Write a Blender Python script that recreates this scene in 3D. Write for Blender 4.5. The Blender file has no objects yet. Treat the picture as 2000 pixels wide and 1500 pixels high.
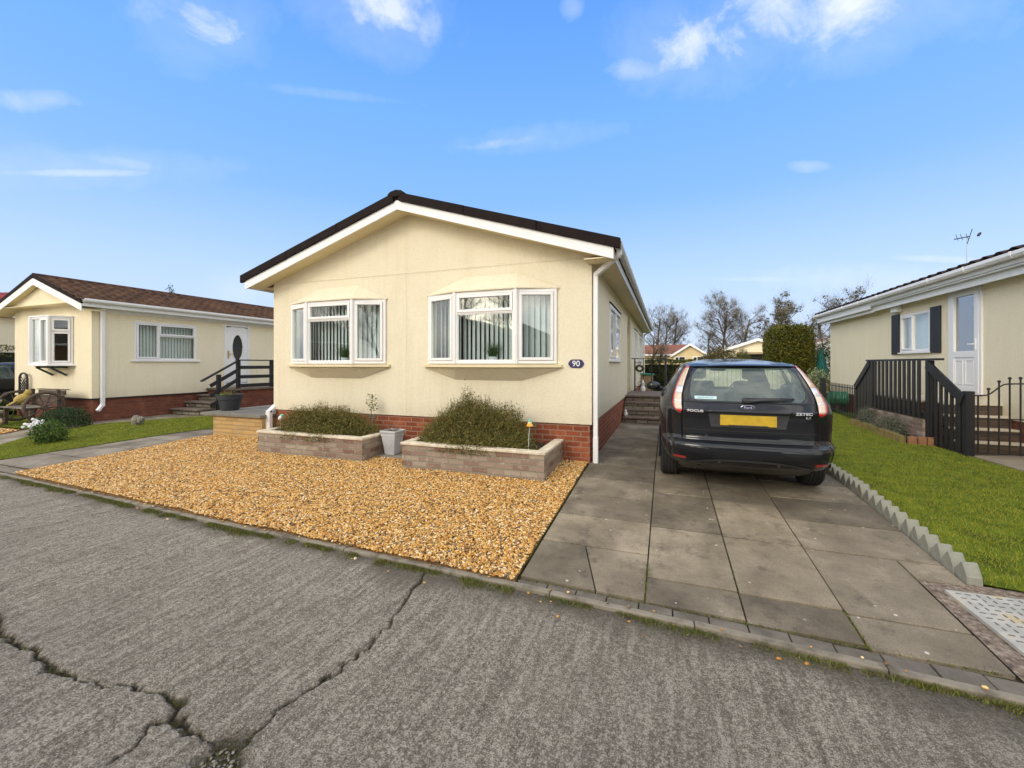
import bpy, bmesh, math, random
import numpy as np
from mathutils import Vector, Matrix, noise as mnoise
random.seed(7); rng = np.random.default_rng(7)
R = math.radians
SC = bpy.context.scene
COL = SC.collection

# ------------------------------------------------------------------ camera
cam_d = bpy.data.cameras.new('camera')
cam = bpy.data.objects.new('camera', cam_d); COL.objects.link(cam)
cam_d.sensor_width = 36; cam_d.lens = 14.76; cam_d.shift_y = -0.0195
cam_d.clip_start = 0.05; cam_d.clip_end = 3000
TH = math.atan(300 / 820)
cam.location = (0, 0, 1.4); cam.rotation_euler = (R(90), 0, TH)
SC.camera = cam

def lin(r, g, b):
    f = lambda c: (c / 12.92 if c <= .04045 else ((c + .055) / 1.055) ** 2.4)
    return (f(r / 255), f(g / 255), f(b / 255), 1)

# ------------------------------------------------------------------ world
SUN_EL, SUN_AZ = R(30), math.atan2(-305, -761)      # azimuth measured from +Y towards +X
sun_dir = Vector((math.sin(SUN_AZ) * math.cos(SUN_EL), math.cos(SUN_AZ) * math.cos(SUN_EL), math.sin(SUN_EL)))
W = bpy.data.worlds.new('World'); SC.world = W; W.use_nodes = True
nt = W.node_tree; nt.nodes.clear()
class NT:
    def __init__(s, t): s.t = t
    def n(s, typ, **kw):
        nd = s.t.nodes.new(typ)
        for k, v in kw.items(): setattr(nd, k, v)
        return nd
    def l(s, a, b): s.t.links.new(a, b)
    def m(s, op, a, b=None, c=None, clamp=False):
        nd = s.n('ShaderNodeMath', operation=op); nd.use_clamp = clamp
        for i, v in enumerate((a, b, c)):
            if v is None: continue
            if isinstance(v, (int, float)): nd.inputs[i].default_value = v
            else: s.l(v, nd.inputs[i])
        return nd.outputs[0]
    def mix(s, f, a, b, blend='MIX'):
        nd = s.n('ShaderNodeMix', data_type='RGBA', blend_type=blend)
        for sock, v in ((nd.inputs[0], f), (nd.inputs[6], a), (nd.inputs[7], b)):
            if isinstance(v, (int, float)): sock.default_value = v
            elif isinstance(v, tuple): sock.default_value = v
            else: s.l(v, sock)
        return nd.outputs[2]
    def ramp(s, f, pts, interp='LINEAR'):
        nd = s.n('ShaderNodeValToRGB'); cr = nd.color_ramp; cr.interpolation = interp
        while len(cr.elements) < len(pts): cr.elements.new(.5)
        for e, (p, c) in zip(cr.elements, pts):
            e.position = p; e.color = c if len(c) == 4 else (*c, 1)
        s.l(f, nd.inputs[0]); return nd.outputs[0]
    def noise(s, vec, scale, detail=4, rough=.55, dist=0):
        nd = s.n('ShaderNodeTexNoise'); nd.inputs['Scale'].default_value = scale
        nd.inputs['Detail'].default_value = detail; nd.inputs['Roughness'].default_value = rough
        nd.inputs['Distortion'].default_value = dist
        if vec is not None: s.l(vec, nd.inputs['Vector'])
        return nd.outputs['Fac']
g = NT(nt)
tc = g.n('ShaderNodeTexCoord'); D = tc.outputs['Generated']
sep = g.n('ShaderNodeSeparateXYZ'); g.l(D, sep.inputs[0])
skyc = g.ramp(sep.outputs['Z'], [(0.0, lin(192, 207, 228)), (.07, lin(187, 204, 230)), (.19, lin(168, 196, 232)),
        (.355, lin(125, 172, 231)), (.5, lin(109, 163, 230)), (.66, lin(89, 146, 224)), (1, lin(70, 115, 197))])
sk = g.n('ShaderNodeTexSky', sky_type='NISHITA'); sk.sun_disc = False
sk.sun_elevation = SUN_EL; sk.sun_rotation = SUN_AZ % (2 * math.pi)
nish = g.n('ShaderNodeVectorMath', operation='SCALE'); g.l(sk.outputs[0], nish.inputs[0]); nish.inputs['Scale'].default_value = .085
base = g.mix(.08, skyc, nish.outputs[0])
def pix_dir(px, py):
    d = Vector((px - 1000, 820, 711 - py)).normalized()
    c, s_ = math.cos(TH), math.sin(TH)
    return Vector((d.x * c - d.y * s_, d.x * s_ + d.y * c, d.z))
nz = g.noise(D, 8.5, 10, .62, .35)
nz2 = g.noise(D, 20.0, 8, .62, .5)
def blob(px, py, rx, ry, amp, st, nzz=nz, rot=0):
    c = pix_dir(px, py); r = (pix_dir(px + 8, py) - pix_dir(px - 8, py)).normalized(); r = (r - c * r.dot(c)).normalized(); u = r.cross(c).normalized()
    r, u = r * math.cos(rot) + u * math.sin(rot), u * math.cos(rot) - r * math.sin(rot)
    def dot(v):
        nd = g.n('ShaderNodeVectorMath', operation='DOT_PRODUCT'); g.l(D, nd.inputs[0]); nd.inputs[1].default_value = v; return nd.outputs['Value']
    a = dot(r / rx); b = dot(u / ry)
    rr = g.m('ADD', g.m('MULTIPLY', a, a), g.m('MULTIPLY', b, b))
    v = g.m('SUBTRACT', 1.0, rr)
    v = g.m('ADD', v, g.m('MULTIPLY', g.m('SUBTRACT', nzz, .52), amp))
    v = g.m('MULTIPLY', g.m('MULTIPLY', v, .75, clamp=True), g.m('GREATER_THAN', dot(c), 0.0))
    return g.m('MULTIPLY', v, st)
blobs = [blob(1360, 100, .17, .10, 2.6, .20), blob(760, 20, .17, .08, 2.6, .20), blob(380, 40, .13, .08, 2.6, .18), blob(1640, 10, .20, .09, 2.4, .28), blob(200, 330, .22, .035, 2.2, .14, nz2), blob(1050, 270, .2, .03, 2.2, .14, nz2, .1), blob(400, 42, .055, .035, 5.5, .72), blob(300, 10, .07, .04, 4.5, .3), blob(770, 10, .10, .04, 5.5, .72), blob(845, 45, .035, .04, 4, .55),
         blob(1370, 85, .085, .055, 6, .70), blob(1240, 135, .06, .022, 4, .35), blob(1115, 12, .025, .025, 3, .3), blob(1600, 20, .13, .055, 4, .85),
         blob(170, 338, .11, .007, 2.2, .5, nz2), blob(250, 320, .06, .012, 2.2, .28, nz2, -.2), blob(975, 280, .10, .012, 2.5, .3, nz2, .12), blob(1580, 325, .04, .012, 2.5, .28, nz2),
         blob(70, 195, .05, .016, 3, .3, nz2), blob(1830, 506, .07, .007, 2, .35, nz2, -.05), blob(1500, 545, .12, .006, 2, .25, nz2),
         blob(660, 185, .16, .01, 2.5, .13, nz2, -.1), blob(1700, 545, .2, .03, 3, .2, nz2), blob(500, 560, .10, .05, 2.5, .22)]
cl = blobs[0]
for b_ in blobs[1:]: cl = g.m('MAXIMUM', cl, b_)
col = g.mix(cl, base, lin(222, 226, 240))
# broken bright cloud in the half of the sky behind the camera, warm towards the low sun
backn = g.noise(D, 3.2, 7, .6, .5)
fw = g.n('ShaderNodeVectorMath', operation='DOT_PRODUCT'); g.l(D, fw.inputs[0]); fw.inputs[1].default_value = (-math.sin(TH), math.cos(TH), 0)
bk = g.m('MULTIPLY', g.m('MULTIPLY', g.m('SUBTRACT', .50, fw.outputs['Value']), 4.0, clamp=True),
         g.m('MULTIPLY', g.m('SUBTRACT', backn, .30), 5.0, clamp=True))
bc = g.mix(g.m('MULTIPLY', g.m('SUBTRACT', g.noise(D, 5.5, 6, .6, .4), .40), 4.0, clamp=True), (.66, .68, .70, 1), (2.05, 1.95, 1.76, 1))
col = g.mix(g.m('MULTIPLY', bk, .95), col, bc)
gd = Vector((math.sin(SUN_AZ), math.cos(SUN_AZ), .10)).normalized()
nd = g.n('ShaderNodeVectorMath', operation='DOT_PRODUCT'); g.l(D, nd.inputs[0]); nd.inputs[1].default_value = gd
glow = g.m('POWER', g.m('MAXIMUM', nd.outputs['Value'], 0.0), 40.0)
glow2 = g.m('POWER', g.m('MAXIMUM', nd.outputs['Value'], 0.0), 5.0)
gc = g.n('ShaderNodeVectorMath', operation='SCALE'); gc.inputs[0].default_value = (1.0, .86, .62); g.l(g.m('ADD', g.m('MULTIPLY', glow, 3.5), g.m('MULTIPLY', glow2, .7)), gc.inputs['Scale'])
addn = g.n('ShaderNodeVectorMath', operation='ADD'); g.l(col, addn.inputs[0]); g.l(gc.outputs[0], addn.inputs[1])
bg = g.n('ShaderNodeBackground'); g.l(addn.outputs[0], bg.inputs['Color']); bg.inputs['Strength'].default_value = 1.0
wo = g.n('ShaderNodeOutputWorld'); g.l(bg.outputs[0], wo.inputs[0])

# ------------------------------------------------------------------ sun, exposure
sl = bpy.data.lights.new('sun', 'SUN'); sl.energy = .85; sl.angle = R(20); sl.color = (1, .92, .80)
so = bpy.data.objects.new('sun', sl); COL.objects.link(so)
so.rotation_euler = sun_dir.to_track_quat('Z', 'Y').to_euler(); so.location = (0, 0, 20)
SC.view_settings.view_transform = 'Standard'; SC.view_settings.look = 'None'
SC.view_settings.exposure = 0.5; SC.view_settings.gamma = 1
SC.cycles.max_bounces = 8; SC.cycles.transparent_max_bounces = 24; SC.cycles.use_denoising = True

# ------------------------------------------------------------------ materials
MATS = {}
def newmat(name):
    m = bpy.data.materials.new(name); m.use_nodes = True; m.node_tree.nodes.clear()
    k = NT(m.node_tree); p = k.n('ShaderNodeBsdfPrincipled'); o = k.n('ShaderNodeOutputMaterial')
    k.l(p.outputs[0], o.inputs[0]); MATS[name] = m
    return m, k, p
def objco(k, scale=(1, 1, 1), uv=False):
    t = k.n('ShaderNodeTexCoord'); mp = k.n('ShaderNodeMapping'); mp.inputs['Scale'].default_value = scale
    k.l(t.outputs['UV' if uv else 'Object'], mp.inputs[0]); return mp.outputs[0]
def bump(k, p, h, strength, dist=.01):
    b = k.n('ShaderNodeBump'); b.inputs['Strength'].default_value = strength; b.inputs['Distance'].default_value = dist
    k.l(h, b.inputs['Height']); k.l(b.outputs[0], p.inputs['Normal'])
def pm(name, c1, c2=None, scale=6, rough=.6, bs=None, bst=.3, bd=.004, metallic=0, detail=6, stretch=(1, 1, 1), coat=0, c3=None, lo=.35, hi=.65, spec=.5):
    m, k, p = newmat(name)
    v = objco(k, stretch)
    if c2 is None: c2 = tuple(x * .85 for x in c1[:3]) + (1,)
    f = k.noise(v, scale, detail, .6)
    pts = [(lo, c2), (hi, c1)]
    if c3: pts = [(lo, c2), ((lo + hi) / 2, c1), (hi, c3)]
    k.l(k.ramp(f, pts), p.inputs['Base Color'])
    p.inputs['Roughness'].default_value = rough; p.inputs['Metallic'].default_value = metallic
    p.inputs['Coat Weight'].default_value = coat; p.inputs['Specular IOR Level'].default_value = spec
    if bs: bump(k, p, k.noise(v, bs, 6, .6), bst, bd)
    return m
def leafmat(name, cols, rough=.55, trans=.0, lowf=None):
    m, k, p = newmat(name)
    gi = k.n('ShaderNodeNewGeometry')
    n_ = len(cols)
    c = k.ramp(gi.outputs['Random Per Island'], [(i / n_, cc) for i, cc in enumerate(cols)], 'CONSTANT')
    if lowf:
        c = k.mix(k.ramp(k.noise(objco(k), lowf[0], 3), [(.35, (0, 0, 0, 1)), (.65, (1, 1, 1, 1))]), c, lowf[1])
    k.l(c, p.inputs['Base Color']); p.inputs['Roughness'].default_value = rough
    p.inputs['Specular IOR Level'].default_value = .25
    return m
def brickmat(name, c1, c2, mortar, bw=.225, rh=.075, ms=.011, stain=None, stf=(2, .5, .75), bst=.6):
    m, k, p = newmat(name)
    v = objco(k, uv=True)
    # slight wobble of the joints
    wob = k.n('ShaderNodeVectorMath', operation='SCALE'); nn = k.n('ShaderNodeTexNoise'); nn.inputs['Scale'].default_value = 9; k.l(v, nn.inputs['Vector'])
    k.l(nn.outputs['Color'], wob.inputs[0]); wob.inputs['Scale'].default_value = .012
    vv = k.n('ShaderNodeVectorMath', operation='ADD'); k.l(v, vv.inputs[0]); k.l(wob.outputs[0], vv.inputs[1])
    b = k.n('ShaderNodeTexBrick'); k.l(vv.outputs[0], b.inputs['Vector'])
    b.inputs['Color1'].default_value = c1; b.inputs['Color2'].default_value = c2; b.inputs['Mortar'].default_value = mortar
    b.inputs['Scale'].default_value = 1; b.inputs['Brick Width'].default_value = bw; b.inputs['Row Height'].default_value = rh
    b.inputs['Mortar Size'].default_value = ms; b.inputs['Mortar Smooth'].default_value = .25; b.inputs['Bias'].default_value = 0
    c = b.outputs['Color']
    fine = k.noise(v, 60, 6, .65)
    c = k.mix(.35, c, k.ramp(fine, [(.3, (.25, .25, .25, 1)), (.7, (1, 1, 1, 1))]), 'MULTIPLY')
    if stain: c = k.mix(k.ramp(k.noise(v, stf[0], 8, .7), [(stf[1], (0, 0, 0, 1)), (stf[2], (.8, .8, .8, 1))]), c, stain)
    k.l(c, p.inputs['Base Color']); p.inputs['Roughness'].default_value = .85; p.inputs['Specular IOR Level'].default_value = .2
    h = k.m('SUBTRACT', k.m('MULTIPLY', fine, .35), k.m('MULTIPLY', b.outputs['Fac'], 1.0))
    bump(k, p, h, bst, .006)
    return m
def glassmat(name, tint=(.9, .95, .95, 1), refl=.16, fm=1.4, haze=0.0):
    m = bpy.data.materials.new(name); m.use_nodes = True; m.node_tree.nodes.clear(); k = NT(m.node_tree); MATS[name] = m
    tr = k.n('ShaderNodeBsdfTransparent'); tr.inputs[0].default_value = tint
    gl = k.n('ShaderNodeBsdfGlossy'); gl.inputs['Roughness'].default_value = .015; gl.inputs[0].default_value = (1, 1, 1, 1)
    lw = k.n('ShaderNodeLayerWeight'); lw.inputs['Blend'].default_value = .5
    f = k.m('ADD', k.m('MULTIPLY', k.m('ADD', .04, k.m('MULTIPLY', k.m('POWER', lw.outputs['Facing'], 5.0), .96)), fm), refl, clamp=True)
    wb = k.n('ShaderNodeBump'); wb.inputs['Strength'].default_value = .06; wb.inputs['Distance'].default_value = .02
    k.l(k.noise(objco(k), 1.6, 1, .5), wb.inputs['Height']); k.l(wb.outputs[0], gl.inputs['Normal'])
    mx = k.n('ShaderNodeMixShader'); k.l(f, mx.inputs[0]); k.l(gl.outputs[0], mx.inputs[2])
    df = k.n('ShaderNodeBsdfDiffuse'); df.inputs[0].default_value = (.42, .58, .58, 1); m2 = k.n('ShaderNodeMixShader'); m2.inputs[0].default_value = haze  # teal diffuse share paints a pale haze into the glass colour
    k.l(tr.outputs[0], m2.inputs[1]); k.l(df.outputs[0], m2.inputs[2]); k.l(m2.outputs[0], mx.inputs[1])
    o = k.n('ShaderNodeOutputMaterial'); k.l(mx.outputs[0], o.inputs[0]); return m

# stucco
def stucco(name, c, c2):
    m, k, p = newmat(name); v = objco(k)
    cc = k.ramp(k.noise(v, 1.3, 6, .6), [(.3, c2), (.7, c)])
    st = k.ramp(k.noise(objco(k, (6, 6, .5)), 1.2, 4, .6), [(.5, (1, 1, 1, 1)), (.8, (.93, .92, .88, 1))])
    cc = k.mix(1.0, cc, st, 'MULTIPLY')
    sz = k.n('ShaderNodeSeparateXYZ'); k.l(v, sz.inputs[0])
    spl = k.m('MULTIPLY', k.m('SUBTRACT', .80, sz.outputs['Z'], clamp=True), k.m('ADD', k.noise(objco(k, (1, 1, .4)), 7, 6, .7), .1)); cc = k.mix(k.m('MULTIPLY', spl, 1.6, clamp=True), cc, (.46, .38, .26, 1))
    cc = k.mix(.5, cc, k.ramp(k.noise(v, 30, 5, .7), [(.35, (.86, .86, .84, 1)), (.6, (1, 1, 1, 1))]), 'MULTIPLY')
    k.l(cc, p.inputs['Base Color']); p.inputs['Roughness'].default_value = .9; p.inputs['Specular IOR Level'].default_value = .15
    h = k.m('ADD', k.noise(objco(k, (1, 1, 2.2)), 38, 4, .55), k.m('MULTIPLY', k.noise(v, 120, 3, .6), .5))
    bump(k, p, h, .9, .013); return m
CREAM = stucco('cream_stucco', (.83, .76, .585, 1), (.80, .72, .54, 1))
CREAM2 = stucco('cream_stucco_neighbour', (.90, .81, .60, 1), (.87, .77, .56, 1))
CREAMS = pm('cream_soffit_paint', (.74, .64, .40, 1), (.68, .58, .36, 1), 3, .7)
BRICK = brickmat('red_brick', (.36, .10, .045, 1), (.21, .05, .026, 1), (.33, .19, .13, 1), stain=(.40, .16, .08, 1), stf=(6, .50, .72), bst=.9)
BRICK2 = brickmat('red_brown_brick', (.24, .075, .04, 1), (.16, .05, .03, 1), (.16, .09, .07, 1), stain=(.30, .13, .08, 1), stf=(5, .5, .8))
BRICKW = brickmat('weathered_brick', (.42, .35, .27, 1), (.22, .12, .09, 1), (.30, .26, .20, 1), ms=.010, stain=(.50, .46, .38, 1), stf=(11, .55, .72), bst=.9)
STONEY = brickmat('yellow_stone', (.62, .40, .16, 1), (.46, .30, .13, 1), (.42, .30, .15, 1), bw=.30, rh=.078, ms=.008, stain=(.40, .33, .22, 1), stf=(4, .52, .75), bst=1.0)
PVC = pm('white_pvc', (.84, .83, .82, 1), (.78, .77, .76, 1), 2, .32, spec=.5)
PVCG = pm('greyed_white_pvc', (.60, .60, .58, 1), (.50, .50, .48, 1), 5, .45)
COPING = pm('cream_coping', (.74, .66, .52, 1), (.50, .43, .32, 1), 9, .85, bs=30, bst=.5)
BLACKT = pm('dark_roof_edge', (.010, .007, .007, 1), (.018, .011, .010, 1), 6, .8, bs=18, bst=.4, spec=.15)
TILE = pm('brown_roof_tile', (.075, .036, .018, 1), (.035, .018, .010, 1), 2.6, .8, bs=90, bst=.35, c3=(.10, .052, .024, 1), spec=.2)
TILED = pm('dark_brown_tile', (.05, .028, .022, 1), (.028, .016, .014, 1), 3, .8, bs=60, bst=.4, spec=.2)
TILER = pm('red_brown_tile', (.22, .06, .03, 1), (.12, .035, .02, 1), 5, .8)
GLASS = glassmat('window_glass', refl=.03)
CARGL = glassmat('car_glass', tint=(.82, .93, .91, 1), refl=.02, fm=1.0, haze=.13)
DARKG = pm('dark_glass', (.02, .025, .03, 1), (.03, .035, .04, 1), 20, .12)
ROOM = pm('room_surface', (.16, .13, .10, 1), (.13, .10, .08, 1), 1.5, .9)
BLIND = pm('white_blind', (.78, .78, .76, 1), (.72, .72, .7, 1), 3, .8)
BLKW = pm('black_stained_wood', (.009, .009, .012, 1), (.018, .017, .020, 1), 14, .5, bs=30, bst=.5, stretch=(1, 1, .15))
BLKI = pm('black_iron', (.02, .02, .022, 1), (.035, .03, .03, 1), 30, .45, metallic=.3)
BROWNW = pm('weathered_brown_wood', (.12, .085, .06, 1), (.055, .038, .028, 1), 8, .75, bs=40, bst=.5, stretch=(.3, 3, 3))
GREYW = pm('grey_slat_wood', (.22, .20, .17, 1), (.13, .12, .10, 1), 9, .8, bs=40, bst=.4)
BARK = pm('bark', (.115, .085, .06, 1), (.05, .038, .028, 1), 9, .9, bs=26, bst=.8, bd=.02, spec=.15)
CONC = pm('grey_concrete', (.30, .29, .25, 1), (.20, .19, .16, 1), 12, .9, bs=70, bst=.5)
CONCP = pm('paving_concrete', (.24, .22, .185, 1), (.135, .12, .10, 1), 1.7, .88, bs=90, bst=.35, detail=9)
STONE = pm('garden_stone', (.30, .27, .20, 1), (.14, .12, .09, 1), 14, .95, bs=30, bst=.8, bd=.02)
SLATEC = pm('charcoal_plastic', (.035, .04, .048, 1), (.028, .03, .035, 1), 5, .55)
LGREY = pm('light_grey_plastic', (.50, .52, .54, 1), (.43, .45, .47, 1), 6, .5)
GREENP = pm('green_plastic', (.03, .24, .13, 1), (.02, .18, .10, 1), 8, .4)
TEAL = pm('teal_fabric', (.01, .13, .10, 1), (.005, .08, .07, 1), 8, .8, bs=20, bst=.4)
SOIL = pm('soil', (.05, .035, .02, 1), (.025, .018, .012, 1), 20, 1, bs=50, bst=.8)
WHITEP = pm('white_paint', (.84, .84, .84, 1), (.78, .78, .78, 1), 9, .6)
NAVY = pm('navy_enamel', (.025, .022, .10, 1), (.022, .02, .085, 1), 8, .3)
BRASS = pm('brass', (.60, .38, .10, 1), (.5, .32, .08, 1), 8, .3, metallic=.9)
CHROME = pm('chrome', (.75, .77, .8, 1), (.7, .72, .75, 1), 8, .18, metallic=1)
STEEL = pm('galvanised_plate', (.47, .45, .40, 1), (.38, .37, .33, 1), 7, .75, c3=(.50, .40, .24, 1), lo=.42, hi=.72, metallic=.2)
TAN = pm('tan_plastic', (.38, .28, .17, 1), (.30, .22, .13, 1), 6, .7)
YELO = pm('yellow_ochre', (.52, .38, .10, 1), (.36, .26, .08, 1), 12, .8)
ORANGE = pm('orange_glass', (.85, .42, .05, 1), (.75, .33, .04, 1), 12, .3)
MINT = pm('mint_glass', (.15, .62, .50, 1), (.12, .5, .42, 1), 12, .3)

# ------------------------------------------------------------------ mesh helpers
class MB:
    def __init__(s): s.v = []; s.f = []
    def add(s, vs, fs):
        o = len(s.v); s.v += [tuple(x) for x in vs]; s.f += [tuple(i + o for i in f) for f in fs]; return s
    def box(s, x0, x1, y0, y1, z0, z1, M=None):
        vs = [(x, y, z) for z in (z0, z1) for y in (y0, y1) for x in (x0, x1)]
        if M is not None: vs = [tuple(M @ Vector(v)) for v in vs]
        return s.add(vs, [(0, 2, 3, 1), (4, 5, 7, 6), (0, 1, 5, 4), (2, 6, 7, 3), (0, 4, 6, 2), (1, 3, 7, 5)])
    def obox(s, a, b, w, t, up=(0, 0, 1)):
        a = Vector(a); b = Vector(b); d = (b - a); L = d.length; d.normalize()
        side = d.cross(Vector(up));
        if side.length < 1e-4: side = d.cross(Vector((1, 0, 0)))
        side.normalize(); u = side.cross(d).normalized()
        vs = []
        for p in (a, b):
            for i, j in ((-1, -1), (1, -1), (1, 1), (-1, 1)): vs.append(p + side * (i * w / 2) + u * (j * t / 2))
        return s.add(vs, [(0, 1, 2, 3), (7, 6, 5, 4), (0, 4, 5, 1), (1, 5, 6, 2), (2, 6, 7, 3), (3, 7, 4, 0)])
    def tube(s, pts, r, n=8, caps=True):
        pts = [Vector(p) for p in pts]; m = len(pts)
        rs = r if isinstance(r, (list, tuple)) else [r] * m
        vs = []; prev = None
        for i, p in enumerate(pts):
            d = (pts[min(i + 1, m - 1)] - pts[max(i - 1, 0)]);
            if d.length < 1e-9: d = Vector((0, 0, 1))
            d.normalize()
            if prev is None:
                a = d.orthogonal().normalized()
            else:
                a = (prev - d * prev.dot(d));
                a = a.normalized() if a.length > 1e-6 else d.orthogonal().normalized()
            prev = a; b = d.cross(a)
            for j in range(n):
                t = 2 * math.pi * j / n; vs.append(p + (a * math.cos(t) + b * math.sin(t)) * rs[i])
        fs = [(i * n + j, i * n + (j + 1) % n, (i + 1) * n + (j + 1) % n, (i + 1) * n + j) for i in range(m - 1) for j in range(n)]
        if caps: fs += [tuple(range(n - 1, -1, -1)), tuple((m - 1) * n + j for j in range(n))]
        return s.add(vs, fs)
    def lathe(s, prof, c=(0, 0, 0), n=24, M=None, sq=0):
        vs = []
        for r, z in prof:
            for j in range(n):
                t = 2 * math.pi * j / n; x, y = math.cos(t), math.sin(t)
                if sq: q = max(abs(x), abs(y)); q = 1 / (q ** sq); x *= q; y *= q
                vs.append(Vector((c[0] + x * r, c[1] + y * r, c[2] + z)))
        if M is not None: vs = [M @ v for v in vs]
        m = len(prof)
        fs = [(i * n + j, i * n + (j + 1) % n, (i + 1) * n + (j + 1) % n, (i + 1) * n + j) for i in range(m - 1) for j in range(n)]
        fs += [tuple(range(n - 1, -1, -1)), tuple((m - 1) * n + j for j in range(n))]
        return s.add(vs, fs)
    def ell(s, c, r, nu=14, nv=9, M=None, jit=0):
        vs = []; fs = []
        for i in range(nv + 1):
            ph = math.pi * i / nv
            for j in range(nu):
                t = 2 * math.pi * j / nu; q = 1 + (random.random() - .5) * jit
                v = Vector((math.sin(ph) * math.cos(t) * r[0] * q, math.sin(ph) * math.sin(t) * r[1] * q, math.cos(ph) * r[2] * q))
                if M is not None: v = M @ v
                vs.append(v + Vector(c))
        for i in range(nv):
            for j in range(nu): fs.append((i * nu + j, (i + 1) * nu + j, (i + 1) * nu + (j + 1) % nu, i * nu + (j + 1) % nu))
        return s.add(vs, fs)
    def prism(s, poly, d):     # poly: 3D points (planar), d: extrusion vector
        n = len(poly); P = [Vector(p) for p in poly]; d = Vector(d)
        vs = P + [p + d for p in P]
        return s.add(vs, [tuple(range(n - 1, -1, -1)), tuple(n + i for i in range(n))] + [(i, (i + 1) % n, n + (i + 1) % n, n + i) for i in range(n)])
    def sheet(s, poly): return s.add(poly, [tuple(range(len(poly)))])
WO = {}
def worigin(o): return WO.get(o.name, Vector((0, 0, 0)))
def link(o, parent=None, wo=(0, 0, 0)):
    COL.objects.link(o)
    WO[o.name] = Vector(wo)
    if parent is not None:
        o.parent = parent; o.location = Vector(wo) - worigin(parent)
    else: o.location = wo
    return o
def tag(o, label=None, cat=None, group=None, kind=None):
    if label: o['label'] = label
    if cat: o['category'] = cat
    if group: o['group'] = group
    if kind: o['kind'] = kind
    return o
def thing(name, label, cat, loc=(0, 0, 0), group=None):
    o = bpy.data.objects.new(name, None); o.empty_display_size = .1; link(o, None, loc); return tag(o, label, cat, group)
def finish(me, mat, smooth):
    me.materials.append(mat)
    if smooth: me.polygons.foreach_set('use_smooth', np.ones(len(me.polygons), bool))
def boxuv(me):
    nl = len(me.loops); co = np.empty(len(me.vertices) * 3); me.vertices.foreach_get('co', co); co = co.reshape(-1, 3)
    li = np.empty(nl, int); me.loops.foreach_get('vertex_index', li)
    nf = len(me.polygons); nr = np.empty(nf * 3); me.polygons.foreach_get('normal', nr); nr = np.abs(nr.reshape(-1, 3))
    lt = np.empty(nf, int); me.polygons.foreach_get('loop_total', lt); nn = np.repeat(nr, lt, axis=0)
    c = co[li]; uv = np.where((nn[:, 2] > .75)[:, None], c[:, [0, 1]], np.where((nn[:, 0] > nn[:, 1])[:, None], c[:, [1, 2]], c[:, [0, 2]]))
    l = me.uv_layers.new(name='UVMap'); l.data.foreach_set('uv', uv.astype(np.float32).ravel())
def build(name, mb, mat, parent=None, bevel=0, smooth=False, loc=None, fixn=True):
    """link a mesh object; vertices are in world coordinates"""
    me = bpy.data.meshes.new(name); lo = Vector(loc) if loc is not None else Vector((0, 0, 0))
    me.from_pydata([tuple(Vector(v) - lo) for v in mb.v], [], mb.f)
    if fixn:
        bm = bmesh.new(); bm.from_mesh(me); bmesh.ops.recalc_face_normals(bm, faces=bm.faces); bm.to_mesh(me); bm.free()
    me.update(); boxuv(me); finish(me, mat, smooth)
    o = bpy.data.objects.new(name, me); link(o, parent, lo)
    if bevel:
        b = o.modifiers.new('bevel', 'BEVEL'); b.width = bevel; b.segments = 2; b.limit_method = 'ANGLE'; b.angle_limit = R(40)
    return o
def npmesh(name, V, F, mat, parent=None, smooth=False, attrs=None, loc=None):
    V = np.asarray(V, np.float32); F = np.asarray(F, np.int32); me = bpy.data.meshes.new(name)
    lo = np.array(loc if loc is not None else (0, 0, 0), np.float32)
    me.vertices.add(len(V)); me.vertices.foreach_set('co', (V - lo).ravel())
    k = F.shape[1]; me.loops.add(F.size); me.loops.foreach_set('vertex_index', F.ravel())
    me.polygons.add(len(F)); me.polygons.foreach_set('loop_start', np.arange(0, F.size, k, dtype=np.int32)); me.polygons.foreach_set('loop_total', np.full(len(F), k, np.int32))
    me.update(calc_edges=True); finish(me, mat, smooth)
    if attrs:
        for n_, a in attrs.items():
            at = me.attributes.new(n_, 'FLOAT', 'POINT'); at.data.foreach_set('value', np.asarray(a, np.float32))
    o = bpy.data.objects.new(name, me); link(o, parent, tuple(lo)); return o
def copy_thing(root, loc, label=None, group=None):
    def cp(o, par):
        c = o.copy(); COL.objects.link(c)
        if par is not None: c.parent = par
        for ch in [x for x in KIDS.get(o.name, [])]: cp(ch, c)
        return c
    c = cp(root, None); c.location = loc
    if label: c['label'] = label
    if group: c['group'] = group
    return c
KIDS = {}
def refresh_kids():
    KIDS.clear()
    for o in bpy.data.objects:
        if o.parent: KIDS.setdefault(o.parent.name, []).append(o)

def G(y): return 0.0 if y >= 5.7 else .06 * (y - 5.7)
def kerb_y(x): return float(np.interp(x, [-40, -8.92, -4.6, -1.75, -.65, .54, 1.56, 3, 40], [4.2, 3.13, 2.93, 2.83, 2.79, 2.72, 2.645, 2.58, 1.5]))
RZ = -.2

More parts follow.
